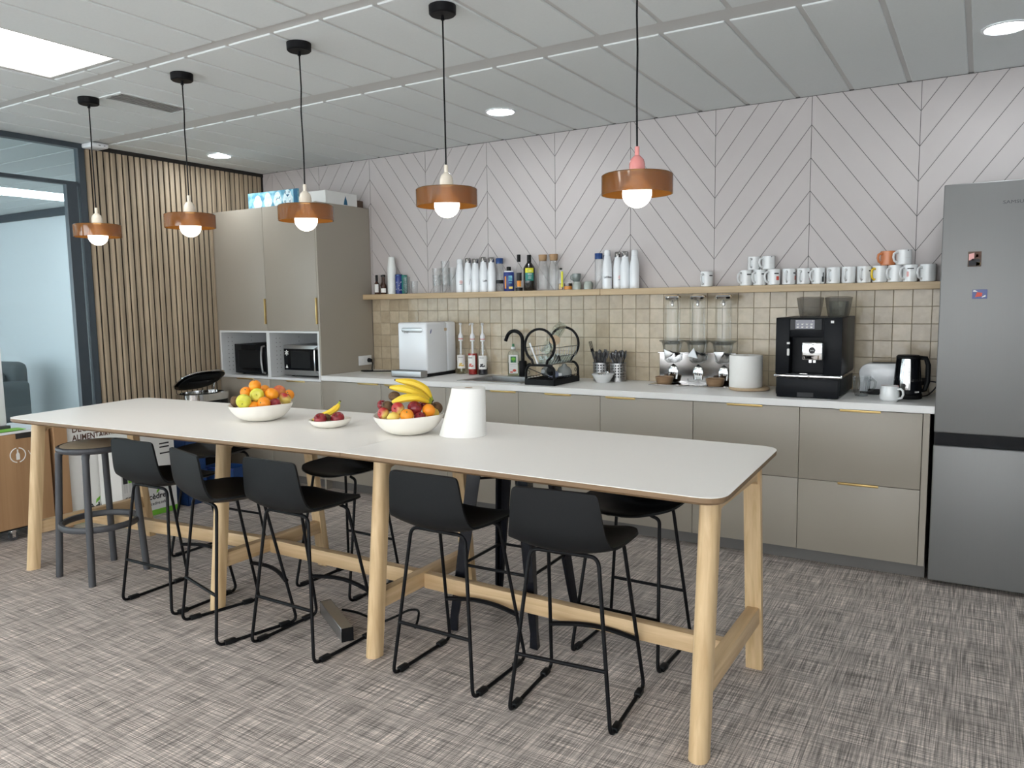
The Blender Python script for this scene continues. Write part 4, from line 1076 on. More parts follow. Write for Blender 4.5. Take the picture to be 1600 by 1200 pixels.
def capped_bottle(x, label, y=SY):
    t = thing('glass_bottle', label, 'bottle', (x, y, SZ), 0, 'clear bottles with blue caps')
    MB().lathe([(0, 0), (.0265, 0), (.028, .003), (.028, .205), (.024, .212)], n=30, cap=False).lathe([(0, .006), (.0262, .006), (.0262, .208)], n=30, cap=False).build('body', 'glass', t)
    MB().lathe([(0, .208), (.0275, .208), (.0275, .246), (.026, .248), (0, .248)], n=30).build('cap', 'blue_foil', t)
    return t
b_ = capped_bottle(1.318, 'clear bottle with dark blue cap beside the plain white bottle')
MB().lathe([(.0285, .06), (.0285, .085)], n=30, cap=False).build('dark_band', 'ink', b_)
capped_bottle(2.134, 'clear bottle with dark blue cap by the joint of the shelf boards')
small_bottle(2.168, .016, .235, 'glass', 'blue_foil', .016, 'slim clear bottle behind the blue-capped one', y=.578, shoulder=.84, neck=.9, capf=.15)
t = thing('cleaner_bottle', 'dark blue plastic bottle with black cap and white shoulder', 'bottle', (1.402, .535, SZ), .5)
MB().lathe([(0, 0), (.036, 0), (.039, .004), (.039, .138), (.036, .142), (0, .142)], n=32, sx=1., sy=.6).build('body', 'navy', t)
MB().lathe([(.0365, .1415), (.034, .150), (.014, .153), (0, .153)], n=32, sx=1., sy=.6).build('shoulder', 'white_gloss', t)
MB().lathe([(0, .152), (.0165, .152), (.0165, .178), (.014, .181), (0, .181)], n=22).build('cap', 'black_plastic', t)
MB().box(-.002, -.0246, .075, .026, -.0236, .115).box(.0, -.0246, .058, .022, -.0236, .066).build('pale_print', 'blue_art', t, smooth=False)
MB().box(.0, -.0248, .018, .028, -.0238, .034).build('yellow_print', 'lemon', t, smooth=False)
MB().box(-.030, -.0215, .02, -.02, -.018, .11).build('side_print', 'orange_ink', t, smooth=False)
small_bottle(1.487, .026, .268, 'glass', 'black_plastic', .0135, 'slender clear bottle with black cap and a dark and orange label', lab=[('ink', .28, .50, 1.6), ('orange_ink', .12, .28, 1.2), ('ink', .0, .09, 3.)], shoulder=.55, capf=.2)
small_bottle(1.575, .043, .262, 'dark_bottle', 'black_plastic', .0155, 'large dark bottle with yellow and green label', lab=[('yellow_ink', .50, .63, 1.5), ('teal', .28, .50, 1.5)], shoulder=.62, neck=.36, capf=.20)
o = [x for x in ALL() if x.get('label', '').startswith('large dark bottle')][0]
text('C', .022, 'teal', o, (-.018, 0, .148), FRONT, 'lettering', wrap=.0438); MB().box(-.005, -.0448, .143, .016, -.0430, .146).box(-.012, -.0448, .118, .018, -.0434, .123).box(-.008, -.0448, .104, .016, -.0434, .107).box(-.010, -.0448, .090, .014, -.0434, .094).build('print_line', 'white_ink', o, smooth=False)
def carafe(x, label):
    t = thing('carafe', label, 'carafe', (x, SY, SZ), 0, 'cork-stoppered carafes')
    MB().lathe([(0, .002), (.040, 0), (.042, .006), (.042, .150), (.038, .17), (.029, .195), (.028, .228), (.0262, .228), (.027, .195), (.040, .15), (.0385, .010), (0, .008)], n=36).build('body', 'glass', t)
    MB().lathe([(0, .212), (.0265, .212), (.030, .229), (.031, .256), (.030, .258), (0, .258)], n=30).build('stopper', 'cork', t)
carafe(1.690, 'glass carafe with cork stopper beside the large dark bottle'); carafe(1.779, 'glass carafe with cork stopper beside the small oil bottle')
t = thing('oil_bottle', 'small square oil bottle with a yellow strip beside the carafe', 'bottle', (1.842, .530, SZ), .3)
MB().box(-.016, -.016, 0, .016, .016, .125, .004, 2).lathe([(.010, .124), (.010, .146)], n=16).build('body', 'glass', t)
MB().box(-.0135, -.0135, .003, .0135, .0135, .045, .003, 1).build('oil', 'oil', t); MB().box(.004, -.017, .02, .0165, .0, .132, .001, 1).build('strip_label', 'yellow_ink', t, smooth=False)
MB().lathe([(0, .145), (.010, .145), (.010, .155), (0, .156)], n=16).build('cap', 'black_plastic', t)
t = thing('glass_jar', 'glass jar with orange content among the shelf bottles', 'jar', (1.900, .530, SZ))
MB().lathe([(0, 0), (.029, 0), (.031, .005), (.031, .090), (.028, .098), (.028, .112)], n=30, cap=False).build('body', 'glass', t)
MB().lathe([(0, .003), (.0285, .003), (.0285, .026), (0, .026)], n=28).build('jam', 'jam', t); MB().lathe([(0, .026), (.0285, .0265), (.0285, .046), (0, .046)], n=28).build('dark_layer', 'brown_bottle', t)
def espresso(x, y, z, m, label, flip=False, rz=0.):
    t = thing('espresso_cup', label, 'cup', (x, y, z), rz, 'grey espresso cups')
    pr = [(0, .0), (.022, 0), (.026, .004), (.032, .03), (.031, .056), (.029, .056), (.030, .03), (.023, .008), (0, .006)]
    if flip: pr = [(r, .056-z_) for r, z_ in pr][::-1]
    MB().lathe(pr, n=32).build('body', m, t)
    MB().tube([(.029, 0, .044), (.042, 0, .046), (.046, 0, .03), (.040, 0, .014), (.027, 0, .013)], .004, 8).build('handle', m, t)
espresso(1.972, .530, SZ, 'grey_glaze_light', 'speckled pale grey cup upside down under the dark cup', True, 2.4)
espresso(1.965, .532, SZ+.0565, 'grey_glaze', 'dark grey cup tipped on top of the pale cup', False, PI)
espresso(2.058, .530, SZ, 'grey_glaze_light', 'single pale grey cup upside down near the shelf joint', True, 1.2)
insulated(2.203, .265, 'w', 'white bottle with white cap and a black name across it', 'name', rz=.62)
insulated(2.270, .252, 's', 'white bottle with steel cap and a pink round print', 'logo', y=.561, rz=.62)
insulated(2.336, .252, 's', 'white bottle with steel cap between the pink-printed and the last one', None, rz=.62)
insulated(2.405, .258, 'w', 'plain white bottle with white cap, last of the second group')

# mugs
def mug_thing(x, label, y=.538, z=SZ, rz=-2.2, body='mug_white', hand='mug_white', mark=None, k=1., wide=1.):
    t = thing('mug', label, 'mug', (x, y, z), rz, 'mugs on the shelf')
    r, h = .0388*wide, .097*k
    b = MB().lathe([(0, .002), (r-.004, 0), (r, .004), (r, h-.001), (r-.001, h), (r-.003, h), (r-.0035, .012), (0, .008)], n=40).build('body', body, t)
    MB().tube([(r-.002, 0, h*.80), (r+.012, 0, h*.83), (r+.025, 0, h*.74), (r+.029, 0, h*.52), (r+.022, 0, h*.27), (r+.008, 0, h*.17), (r-.002, 0, h*.2)], [.0055, .0055, .006, .006, .0055, .005, .0045], 10, sq=1.25).build('handle', hand, t)
    def patch(a, da, z0, z1, m, nm):
        mb = MB(); mb.grid(lambda u, v: ((r+.0005)*math.cos(a+da*(u-.5)), (r+.0005)*math.sin(a+da*(u-.5)), h*(z0+(z1-z0)*v)), 6, 2); mb.build(nm, m, b)
    # angles are counted from the handle
    if mark in ('bar', 'both'): patch(1.35, .75, .68, .76, 'ink', 'name_print')
    if mark == 'both': patch(1.55, .5, .30, .55, 'red_ink', 'red_print')
    if mark == 'pattern':
        patch(1.5, .4, .12, .45, 'ink', 'dark_print'); patch(1.55, .2, .45, .7, 'ink', 'dark_print')
    if mark == 'line': patch(1.5, .8, .45, .48, 'grid', 'thin_print'); patch(1.4, .12, .9, .97, 'ink', 'dot_print')
    if mark == 'far':
        patch(.9, .9, .74, .80, 'ink', 'name_print'); patch(.55, .3, .3, .6, 'pink_ink', 'pink_print')
    return t
HR = -2.15
mug_thing(2.900, 'white mug standing alone on the shelf', mark='bar', rz=HR+.35)
specs = [(3.152, 'white mug at the near end of the mug row, dark print', 'bar', HR), (3.237, 'white mug second in the mug row', 'bar', HR+.1), (3.322, 'white mug third in the row with a red and black print', 'both', HR-.1),
 (3.412, 'white mug with black and red print, fourth in the row', 'both', HR+.5), (3.498, 'white mug with black and red print, fifth in the row', 'both', HR+.4), (3.582, 'white mug with a black drawing on its side', 'pattern', HR),
 (3.667, 'plain white mug after the one with the black drawing', None, HR+.3), (3.751, 'plain white mug second after the black drawing', None, HR+.4), (3.835, 'white mug next to the yellow-handled one', 'bar', HR+.4),
 (3.918, 'white mug with a yellow handle', None, HR+.0), (3.998, 'white mug right after the yellow-handled one', None, HR-.0), (4.075, 'white mug with pink and black print near the fridge', 'far', HR-.2), (4.166, 'white mug closest to the fridge, end of the row', None, HR-.2)]
for i, (x, lb, mk, rz) in enumerate(specs): mug_thing(x, lb, rz=rz, mark=mk, hand='yellow_glaze' if 'yellow handle' in lb and 'next' not in lb else 'mug_white', wide=1. if i < 12 else 1.08)
mug_thing(3.200, 'white mug on the upper level, above the first two mugs', z=SZ+.0972, rz=HR+.45, k=.84, wide=1.0)
mug_thing(3.288, 'white mug with a black dot on the upper level, above the third mug', z=SZ+.0972, rz=HR-.1, k=.84, wide=1.0, mark='line')
mug_thing(3.958, 'orange mug on top of the white mugs', z=SZ+.0972, rz=HR-.2, body='mug_orange', hand='mug_orange', k=.84)
mug_thing(4.040, 'white mug beside the orange one on the upper level', z=SZ+.0972, rz=HR-.2, mark='line', k=.88, wide=1.06)

# ------------------------------------------------------------------ the high table
TZ = .88
def rounded(poly, rads, n=8):
    out = []; k = len(poly)
    for i in range(k):
        a, b, c = Vector(poly[i-1]), Vector(poly[i]), Vector(poly[(i+1) % k]); r = rads[i]
        if r <= 0: out.append(tuple(b)); continue
        p0 = b + (a-b).normalized()*r; p1 = b + (c-b).normalized()*r
        for q in range(n+1):
            t = q/n; out.append(tuple(p0*(1-t)**2 + b*2*t*(1-t) + p1*t*t))
    return out
table = thing('high_table', 'long white-topped high table on oak legs, set with fruit bowls', 'table', (1.8, -1.75, 0))
def top_board(poly, rads):
    """white laminate on an oak core whose underside is chamfered"""
    pl = [(p[0]-1.8, p[1]+1.75) for p in poly]
    out = rounded(pl, rads); cx = sum(p[0] for p in pl)/4; cy = sum(p[1] for p in pl)/4
    def inset(d):
        q = [(p[0] + (d[0] if p[0] < cx else d[1]), p[1] + (.012 if p[1] < cy else -.012)) for p in pl]; return rounded(q, [max(0, r-.012) for r in rads])
    d = (.012 if rads[0] > 0 else 0, -.012 if rads[1] > 0 else 0)
    low = inset(d)
    mb = MB(); n = len(out)
    A = [mb.v((p[0], p[1], TZ-.002)) for p in out]; B = [mb.v((p[0], p[1], TZ-.017)) for p in out]; C_ = [mb.v((p[0], p[1], TZ-.026)) for p in low]
    mb.f(A); mb.f(C_[::-1])
    for i in range(n):
        j = (i+1) % n; mb.f([B[i], B[j], A[j], A[i]]); mb.f([C_[i], C_[j], B[j], B[i]])
    o = mb.build('tabletop', 'oak_edge', table, angle=25)
    MB().prism(out, TZ-.0025, TZ, 'z').build('laminate', 'table_top', o, smooth=False)
top_board([(-.165, -2.275), (2.232, -2.160), (2.192, -1.222), (-.315, -1.335)], [.09, 0, 0, .09])
top_board([(2.234, -2.160), (3.800, -2.195), (3.765, -1.268), (2.194, -1.222)], [0, .09, .09, 0])
frames = [(-.140, -1.835), (1.283, -1.700), (2.302, -1.712), (3.712, -1.757)]
for x, y in frames:
    X, Y = x-1.8, y+1.75
    for s in (-1, 1):
        bot = Vector((X, Y+s*.368, 0)); topp = Vector((X, Y+s*.275, TZ-.026))
        mb = MB(); k = 20; r = .0315
        ring = []
        for z_, p in ((.0, bot), (1., topp)):
            pts = []
            for i in range(k):
                a = 2*PI*i/k; cx, cy = math.cos(a), math.sin(a)
                # rounded on the outer side, flat on the side facing the frame
                yy = cy*r if cy*s > 0 else max(-.82, min(.82, cy*1.5))*r
                xx = cx*r if cy*s > 0 else math.copysign(min(1, abs(cx)*1.35), cx)*r
                pts.append(mb.v((p.x+xx, p.y+yy, p.z)))
            ring.append(pts)
        for i in range(k): mb.f([ring[0][i], ring[0][(i+1) % k], ring[1][(i+1) % k], ring[1][i]])
        mb.f(ring[0][::-1]); mb.f(ring[1])
        mb.build('leg', 'oak_z', table)
    def ry(z): return .368 - (.368-.275)*z/(TZ-.03) - .012
    a, b = ry(.235), ry(.83)
    MB().box(X-.024, Y-a, .198, X+.024, Y+a, .268, .004, 2).build('cross_rail', 'oak_y', table)
    mb = MB(); po = [(Y-b, TZ-.0265), (Y-b+.002, .770), (Y-b+.03, .788), (Y-b+.06, .795), (Y+b-.06, .795), (Y+b-.03, .788), (Y+b-.002, .770), (Y+b, TZ-.0265)]
    mb.prism(po, X-.022, X+.022, 'x', .002).build('top_rail', 'oak_y', table)
for (x0, y0), (x1, y1) in zip(frames, frames[1:]):
    y0, y1 = y0-.02, y1-.02
    mb = MB(); mb.prism([(x0-1.8+.0245, y0+1.75-.022), (x1-1.8-.0245, y1+1.75-.022), (x1-1.8-.0245, y1+1.75+.022), (x0-1.8+.0245, y0+1.75+.022)], .192, .262, 'z', .003).build('stretcher', 'oak_x', table)

# ------------------------------------------------------------------ bar stools
def shell_mb():
    P = [(-.2085, .852, .128, 0.), (-.2082, .849, .146, .001), (-.2078, .840, .156, .001), (-.207, .815, .162, .002), (-.205, .765, .168, .005), (-.202, .715, .175, .009), (-.197, .683, .182, .013), (-.186, .655, .190, .019), (-.163, .634, .198, .029), (-.110, .619, .205, .040), (-.03, .613, .208, .044), (.06, .617, .206, .038), (.118, .626, .188, .026), (.152, .632, .154, .014), (.172, .632, .114, .006), (.183, .628, .066, 0.), (.186, .625, .030, 0.)]
    def at(t):
        f = t*(len(P)-1); i = min(int(f), len(P)-2); u = f-i
        p0, p1, p2, p3 = P[max(i-1, 0)], P[i], P[i+1], P[min(i+2, len(P)-1)]
        return [.5*(2*b + (c-a)*u + (2*a-5*b+4*c-d)*u*u + (3*b-a-3*c+d)*u**3) for a, b, c, d in zip(p0, p1, p2, p3)]
    def fn(u, v):
        y, z, w, e = at(v); s = (u-.5)*2
        y2, z2, _, _ = at(min(v+.01, 1)); y1, z1, _, _ = at(max(v-.01, 0))
        ty, tz = y2-y1, z2-z1; L = math.hypot(ty, tz) or 1
        ny, nz = -tz/L, ty/L                       # normal pointing up / forward
        lift = e*abs(s)**2.4
        return (s*w, y + ny*lift, z + nz*lift)
    mb = MB(); mb.grid(fn, 18, 44)
    bmesh.ops.recalc_face_normals(mb.bm, faces=mb.bm.faces[:])
    bmesh.ops.solidify(mb.bm, geom=mb.bm.faces[:], thickness=.009)
    return mb
def make_stool(label):
    t = thing('bar_stool', label, 'bar stool', (0, 0, 0), 0, 'black sled bar stools at the table')
    sm = shell_mb(); bmesh.ops.translate(sm.bm, vec=(0, 0, -.0055), verts=sm.bm.verts[:])
    sm.build('seat_shell', 'black_plastic', t, angle=60)
    r = .0072; a = .192; fb = r
    path = [(.110, .070, .606), (.150, .075, .596), (a, .192, fb), (a, -.192, fb), (.128, -.130, .604), (-.128, -.130, .604), (-a, -.192, fb), (-a, .192, fb), (-.150, .075, .596), (-.110, .070, .606)]
    MB().tube(fillet(path, .035, 6), r, 10).build('frame', 'black_metal', t)
    zf = .205; kf = (zf-fb)/(.61-fb)
    xf, yf = a-(a-.150)*kf, .192-(.192-.075)*kf
    arcp = [(-xf + 2*xf*i/16, yf + .022*math.sin(PI*i/16), zf + .012*math.sin(PI*i/16)) for i in range(17)]
    MB().tube(arcp, .0115, 10, sq=.8).build('footrest', 'black_metal', t)
    zb = .222; kb = (zb-fb)/(.622-fb); xb, yb = a-(a-.128)*kb, -.192+(.192-.135)*kb
    MB().tube([(-xb, yb, zb), (xb, yb, zb)], r, 10).build('crossbar', 'black_metal', t)
    for sx in (-a, a):
        for sy in (-.130, .130):
            MB().box(sx-.0125, sy-.026, 0, sx+.0125, sy+.026, .020, .004, 2).build('glide', 'black_plastic', t)
    return t
front_spots = [(.985, -2.055, .02, 'black bar stool next to the round-seated grey stool'), (1.515, -2.122, -.262, 'black bar stool turned sideways, nearest the second table leg'), (1.960, -2.075, -.02, 'black bar stool beside the grey block on the floor'),
               (2.682, -1.985, -.005, 'black bar stool tucked in before the black metal stool'), (3.212, -1.980, .082, 'black bar stool closest to the table end near the fridge')]
proto = None
for x, y, rz, lb in front_spots:
    if proto is None: proto = make_stool(lb); proto.location = (x, y, 0); proto.rotation_euler = (0, 0, rz)
    else: dup(proto, lb, (x, y, 0), rz)
dup(proto, 'black bar stool across the table, before the rubbish bin', (.585, -1.500, 0), PI+.05)
dup(proto, 'black bar stool across the table, between the second and third leg frames', (1.622, -1.500, 0), PI-.03)
dup(proto, 'black bar stool across the table, facing the one at the table end', (3.212, -1.462, 0), PI-.02)

# dark grey stool with a round wooden seat
t = thing('round_stool', 'dark grey stool with a round wooden seat and ring footrest', 'stool', (.285, -2.04, 0))
SH = .735
for sx in (-1, 1):
    for sy in (-1, 1):
        bx_, by_ = sx*.158, sy*.158; tx, ty = sx*.128, sy*.128
        mb = MB(); w0, w1 = .0175, .021
        mb.tube(fillet([(bx_, by_, 0), (tx, ty, SH-.035), (tx*.70, ty*.70, SH-.016)], .04, 5), [.0185]*2 + [.02]*6, 12)
        mb.build('leg', 'charcoal', t)
MB().lathe([(.118, SH-.030), (.170, SH-.034), (.186, SH-.026), (.190, SH-.014), (.186, SH-.003), (.176, SH+.001), (.168, SH-.004), (.118, SH-.004)], n=56, cap=False).build('seat_ring', 'charcoal', t)
MB().lathe([(0, SH-.012), (.168, SH-.012), (.168, SH-.001), (.160, SH+.002), (0, SH+.002)], n=56).build('seat', 'seat_wood', t)
MB().lathe([(.178, .288), (.183, .280), (.198, .280), (.203, .288), (.203, .304), (.198, .312), (.183, .312), (.178, .304), (.178, .288)], n=64, cap=False).build('footrest', 'charcoal', t)

# black sheet metal stool
t = thing('metal_stool', 'glossy black sheet metal stool under the far side of the table', 'stool', (2.645, -1.487, 0), .03)
for sx in (-1, 1):
    for sy in (-1, 1):
        bx_, by_ = sx*.215, sy*.205; tx, ty = sx*.135, sy*.135
        mb = MB()
        def sec(k): 
            z = .775*k; x = bx_+(tx-bx_)*k; y = by_+(ty-by_)*k; w = .020+.036*k**.8
            if k < .12: w = .020 + .010*(.12-k)/.12
            return z, x, y, w
        rings = []
        for k in (0, .03, .08, .14, .4, .7, .93, .985):
            z, x, y, w = sec(k)
            rings.append([mb.v((x+dx*-sx, y+dy*-sy, z)) for dx, dy in ((w, -.004), (w*.95, .006), (.45*w, .006), (.25*w, .006+.0*w), (.006, .25*w), (.006, .45*w), (.006, w*.95), (-.004, w), (-.008, .5*w), (-.012, -.012), (.5*w, -.008))])
        for A, B in zip(rings, rings[1:]):
            for i in range(len(A)): mb.f([A[i], A[(i+1) % len(A)], B[(i+1) % len(A)], B[i]])
        mb.f(rings[0][::-1]); mb.f(rings[-1])
        mb.build('leg', 'black_sheet', t, angle=50)
mb = MB(); mb.box(-.152, -.152, .762, .152, .152, .778, .010, 3)
for q in ((-.152, -.152, .152, -.148), (-.152, .148, .152, .152), (-.152, -.152, -.148, .152), (.148, -.152, .152, .152)): mb.box(q[0], q[1], .735, q[2], q[3], .768)
mb.build('seat', 'black_sheet', t)
zc = .30; kx, ky = .215-.08*zc/.775, .205-.07*zc/.775
for a, b in (((-kx, -ky), (kx, -ky)), ((-kx, ky), (kx, ky)), ((-kx, -ky), (-kx, ky)), ((kx, -ky), (kx, ky))):
    MB().tube([(a[0]*.96, a[1]*.96, zc), (b[0]*.96, b[1]*.96, zc)], .007, 10).build('crossbar', 'black_metal', t)
MB().tube([(-.145, -.145, .69), (.145, .145, .69)], .006, 8).tube([(.145, -.145, .702), (-.145, .145, .702)], .006, 8).build('brace', 'black_metal', t)

# ------------------------------------------------------------------ fruit on the table
def bowl(name, loc, R, h, rb, label):
    """gently waving rim"""
    def P(u, v, din=0.):
        a = 2*PI*u; q = 1.2*v
        r = rb + (R-rb)*math.sin(q)/math.sin(1.2) - din
        return (r*math.cos(a), r*math.sin(a), h*((1-math.cos(q))/(1-math.cos(1.2)))*(1+.05*math.cos(2*a+.6)*v) + (din*1.1 if v < .3 else din*.0))
    mb = MB()
    n = 56; rows = []
    for j in range(11): rows.append([mb.v(P(i/n, j/10)) for i in range(n)])
    for j in range(10, -1, -1): rows.append([mb.v(P(i/n, j/10, .006)) for i in range(n)])
    for A, B in zip(rows, rows[1:]):
        for i in range(n): mb.f([A[i], A[(i+1) % n], B[(i+1) % n], B[i]])
    mb.f(rows[0][::-1]); mb.f(rows[-1])
    o = mb.build(name, 'ceramic', angle=60); o.location = loc
    return tag(o, label, 'bowl')
B1, B2, B3 = (1.228, -1.690, TZ), (2.198, -1.672, TZ), (1.722, -1.693, TZ)
bowl('fruit_bowl', B1, .164, .088, .052, 'white bowl heaped with oranges and yellow apples'); bowl('fruit_bowl', B2, .163, .090, .052, 'white bowl of mixed fruit crowned by bananas, beside the paper roll'); bowl('fruit_bowl', B3, .104, .040, .045, 'small shallow white bowl with a banana and two apples')
def fruit(kind, x, y, z, r, label, mat, rot=None, stem=True, group=None):
    name = {'o': 'orange', 'a': 'apple', 'k': 'kiwi', 'p': 'peach', 'l': 'lemon'}[kind]
    mb = MB(); rr = random.Random(label)
    if kind == 'a':
        mb.grid(lambda u, v: (lambda t, a: (r*1.02*math.sin(t)*(1-.08*math.cos(t)*-1)*math.cos(a), r*1.02*math.sin(t)*(1+.08*math.cos(t))*math.sin(a), r*(.94*math.cos(t) - .30*math.exp(-(t/.42)**2) + .20*math.exp(-((PI-t)/.36)**2))))(max(.001, min(PI-.001, PI*v)), 2*PI*u), 28, 20, True)
    elif kind == 'k': mb.ball((0, 0, 0), (r*.92, r*.92, r*1.22), 24, 16)
    elif kind == 'l': mb.lathe([(0, -r*1.25), (r*.14, -r*1.2), (r*.3, -r*1.05), (r*.75, -r*.65), (r*.98, 0), (r*.75, r*.65), (r*.3, r*1.05), (r*.14, r*1.2), (0, r*1.25)], n=24)
    elif kind == 'p':
        mb.grid(lambda u, v: (lambda t, a: tuple(r*q for q in (math.sin(t)*math.cos(a)*(1-.07*math.exp(-(min(abs(a-PI), 9)/.22)**2)), math.sin(t)*math.sin(a), .96*math.cos(t) - .22*math.exp(-(t/.4)**2))))(max(.001, min(PI-.001, PI*v)), 2*PI*u), 32, 18, True)
    else: mb.ball((0, 0, 0), (r, r, r*.94), 28, 18)
    o = mb.build(name, mat, angle=80); o.location = (x, y, z)
    o.rotation_euler = rot if rot else (rr.uniform(-.7, .7), rr.uniform(-.7, .7), rr.uniform(0, 6))
    tag(o, label, {'o': 'orange', 'a': 'apple', 'k': 'kiwi', 'p': 'peach', 'l': 'lemon'}[kind], group)
    if kind == 'a': MB().tube([(0, 0, r*.6), (.001, 0, r*.8), (.003, .001, r*1.05)], .0014, 6).build('stem', 'stem', o)
    if kind == 'o': MB().ball((0, 0, r*.935), (.0035, .0035, .0014), 8, 6).build('navel', 'green_dark', o)
    if kind == 'k': MB().lathe([(0, r*1.19), (.004, r*1.2), (.005, r*1.235), (0, r*1.23)], n=10).build('stem_end', 'stem', o)
    return o
O1 = 'heaped orange bowl'
fruit('o', 1.213, -1.708, 1.061, .0315, 'topmost orange on the heaped bowl', 'orange', (.3, .2, 0))
fruit('a', 1.244, -1.810, .993, .0375, 'yellow apple at the rim of the heaped bowl, beside the kiwi', 'apple_yellow', (1.9, .2, .6))
fruit('a', 1.256, -1.734, 1.017, .0355, 'yellow apple showing its dark dimple, right under the topmost orange', 'apple_yellow', (1.35, .35, .6))
fruit('o', 1.167, -1.730, 1.026, .030, 'orange behind the rim apple of the heaped bowl, above the kiwi', 'orange', (.9, -.1, .8))
fruit('p', 1.295, -1.673, 1.017, .035, 'large orange with a scar on its skin in the heaped bowl', 'orange', (.5, .4, 2.4))
fruit('o', 1.314, -1.743, .979, .033, 'orange at the front rim of the heaped bowl, beside the dark red apple', 'orange', (1.2, .9, 0))
fruit('o', 1.274, -1.775, .962, .029, 'orange low at the front rim of the heaped bowl, mostly hidden', 'orange')
fruit('k', 1.160, -1.797, .985, .025, 'brown kiwi at the rim of the heaped bowl', 'kiwi', (.2, .1, 0))
fruit('p', 1.260, -1.591, 1.021, .034, 'red-flushed peach at the back of the heaped bowl', 'peach', (.5, .2, 1.))
fruit('o', 1.293, -1.556, 1.000, .029, 'orange at the far rim of the heaped bowl, showing its navel', 'orange', (.95, .1, .5))
fruit('a', 1.323, -1.612, .986, .033, 'green and russet apple at the rim of the heaped bowl', 'apple_mixed', (.4, .7, 2.))
fruit('a', 1.335, -1.688, .970, .028, 'dark red apple between the front orange and the russet apple', 'apple_red', (.9, .8, .2))
fruit('o', 1.197, -1.634, 1.030, .028, 'orange half hidden behind the topmost yellow apple', 'orange')
fruit('k', 1.237, -1.741, .972, .026, 'dark kiwi deep between the apples of the heaped bowl', 'kiwi')
fruit('k', 2.149, -1.712, 1.054, .024, 'kiwi lying uppermost under the banana tips', 'kiwi', (.4, 1.5, .5))
fruit('k', 2.144, -1.754, 1.012, .0265, 'kiwi above the red and yellow apple at the rim of the banana bowl', 'kiwi', (1.2, .2, 0))
fruit('k', 2.293, -1.583, .992, .029, 'large kiwi at the rim of the banana bowl next to the paper roll', 'kiwi', (.9, .5, 0))
fruit('a', 2.142, -1.781, .983, .0275, 'red and yellow apple at the rim of the banana bowl', 'apple_mixed', (1.3, -.9, 0))
fruit('a', 2.087, -1.723, 1.010, .025, 'red apple behind the kiwi in the banana bowl', 'apple_red')
fruit('a', 2.206, -1.756, 1.004, .0300, 'red and yellow apple in the middle below the lowest banana', 'apple_mixed', (1.4, -.7, .1))
fruit('p', 2.257, -1.701, 1.004, .033, 'dark red nectarine below the bananas', 'apple_red', (.8, .3, 1.5))
fruit('o', 2.261, -1.762, .978, .0305, 'orange with green navel at the front of the banana bowl', 'orange', (.85, .0, .65))
fruit('l', 2.202, -1.784, .970, .0255, 'pale yellow lemon at the front rim of the banana bowl', 'lemon', (.2, 1.45, .7))
fruit('o', 2.306, -1.662, .991, .0305, 'orange near the paper roll in the banana bowl', 'orange', (1.9, .5, 0))
fruit('a', 2.293, -1.711, .964, .026, 'red apple low between the two oranges of the banana bowl', 'apple_red')
fruit('a', 2.251, -1.616, 1.010, .027, 'dark red apple behind, under the banana stems', 'apple_red')
fruit('l', 2.302, -1.613, .971, .023, 'yellow lemon peeping out behind the orange near the paper roll', 'lemon')
def banana(pts, r, label, neck_last=True, dark=False):
    P = []
    for i in range(len(pts)-1):
        p0, p1, p2, p3 = [Vector(pts[max(0, min(len(pts)-1, i+q))]) for q in (-1, 0, 1, 2)]
        for k in range(6):
            u = k/6; P.append(.5*(2*p1+(p2-p0)*u+(2*p0-5*p1+4*p2-p3)*u*u+(3*p1-p0-3*p2+p3)*u**3))
    P.append(Vector(pts[-1])); n = len(P)
    rs = [max(.004, r*min(1, (.30+2.9*i/n))*min(1, .32+2.2*(n-1-i)/n)) for i in range(n)]
    c = sum(P, Vector())/n
    Q = [p-c for p in P]
    o = MB().tube(Q, rs, 7).build('banana', 'banana', angle=20); o.location = c
    tag(o, label, 'banana')
    e = (Q[-1]-Q[-2]).normalized()
    MB().tube([Q[-2], Q[-1], Q[-1]+e*.012], [rs[-2]*1.03, rs[-1]*1.05, .0045], 7).build('neck', 'banana_green', o)
    MB().tube([Q[-1]+e*.011, Q[-1]+e*.016], [.0048, .0052], 7).build('stem', 'stem', o)
    s = (Q[0]-Q[1]).normalized()
    MB().tube([Q[0]-s*.002, Q[0]+s*.006], [rs[0]*.9, .0025], 7).build('tip', 'stem', o)
banana([(2.136, -1.684, 1.125), (2.200, -1.632, 1.108), (2.240, -1.599, 1.078), (2.262, -1.582, 1.036)], .0185, 'uppermost banana of the bunch')
banana([(2.140, -1.733, 1.096), (2.193, -1.689, 1.087), (2.235, -1.644, 1.062), (2.268, -1.601, 1.030)], .0185, 'middle banana of the bunch')
banana([(2.172, -1.757, 1.033), (2.221, -1.718, 1.050), (2.259, -1.674, 1.047), (2.280, -1.622, 1.022)], .0185, 'lowest banana of the bunch, lying on the red fruit')
banana([(1.648, -1.735, .913), (1.676, -1.696, .930), (1.707, -1.665, .950), (1.727, -1.646, .971), (1.734, -1.639, .988)], .0165, 'single banana lying in the small shallow bowl')
fruit('a', 1.711, -1.746, .923, .0305, 'dark red apple in the small bowl, nearer the banana tip', 'apple_red', (.5, .3, 0)); fruit('a', 1.764, -1.683, .922, .0325, 'dark red apple in the small bowl, below the banana stem', 'apple_red', (.3, -.4, 1))
fruit('k', 1.716, -1.702, .921, .020, 'small kiwi between the two apples in the small bowl', 'kiwi')
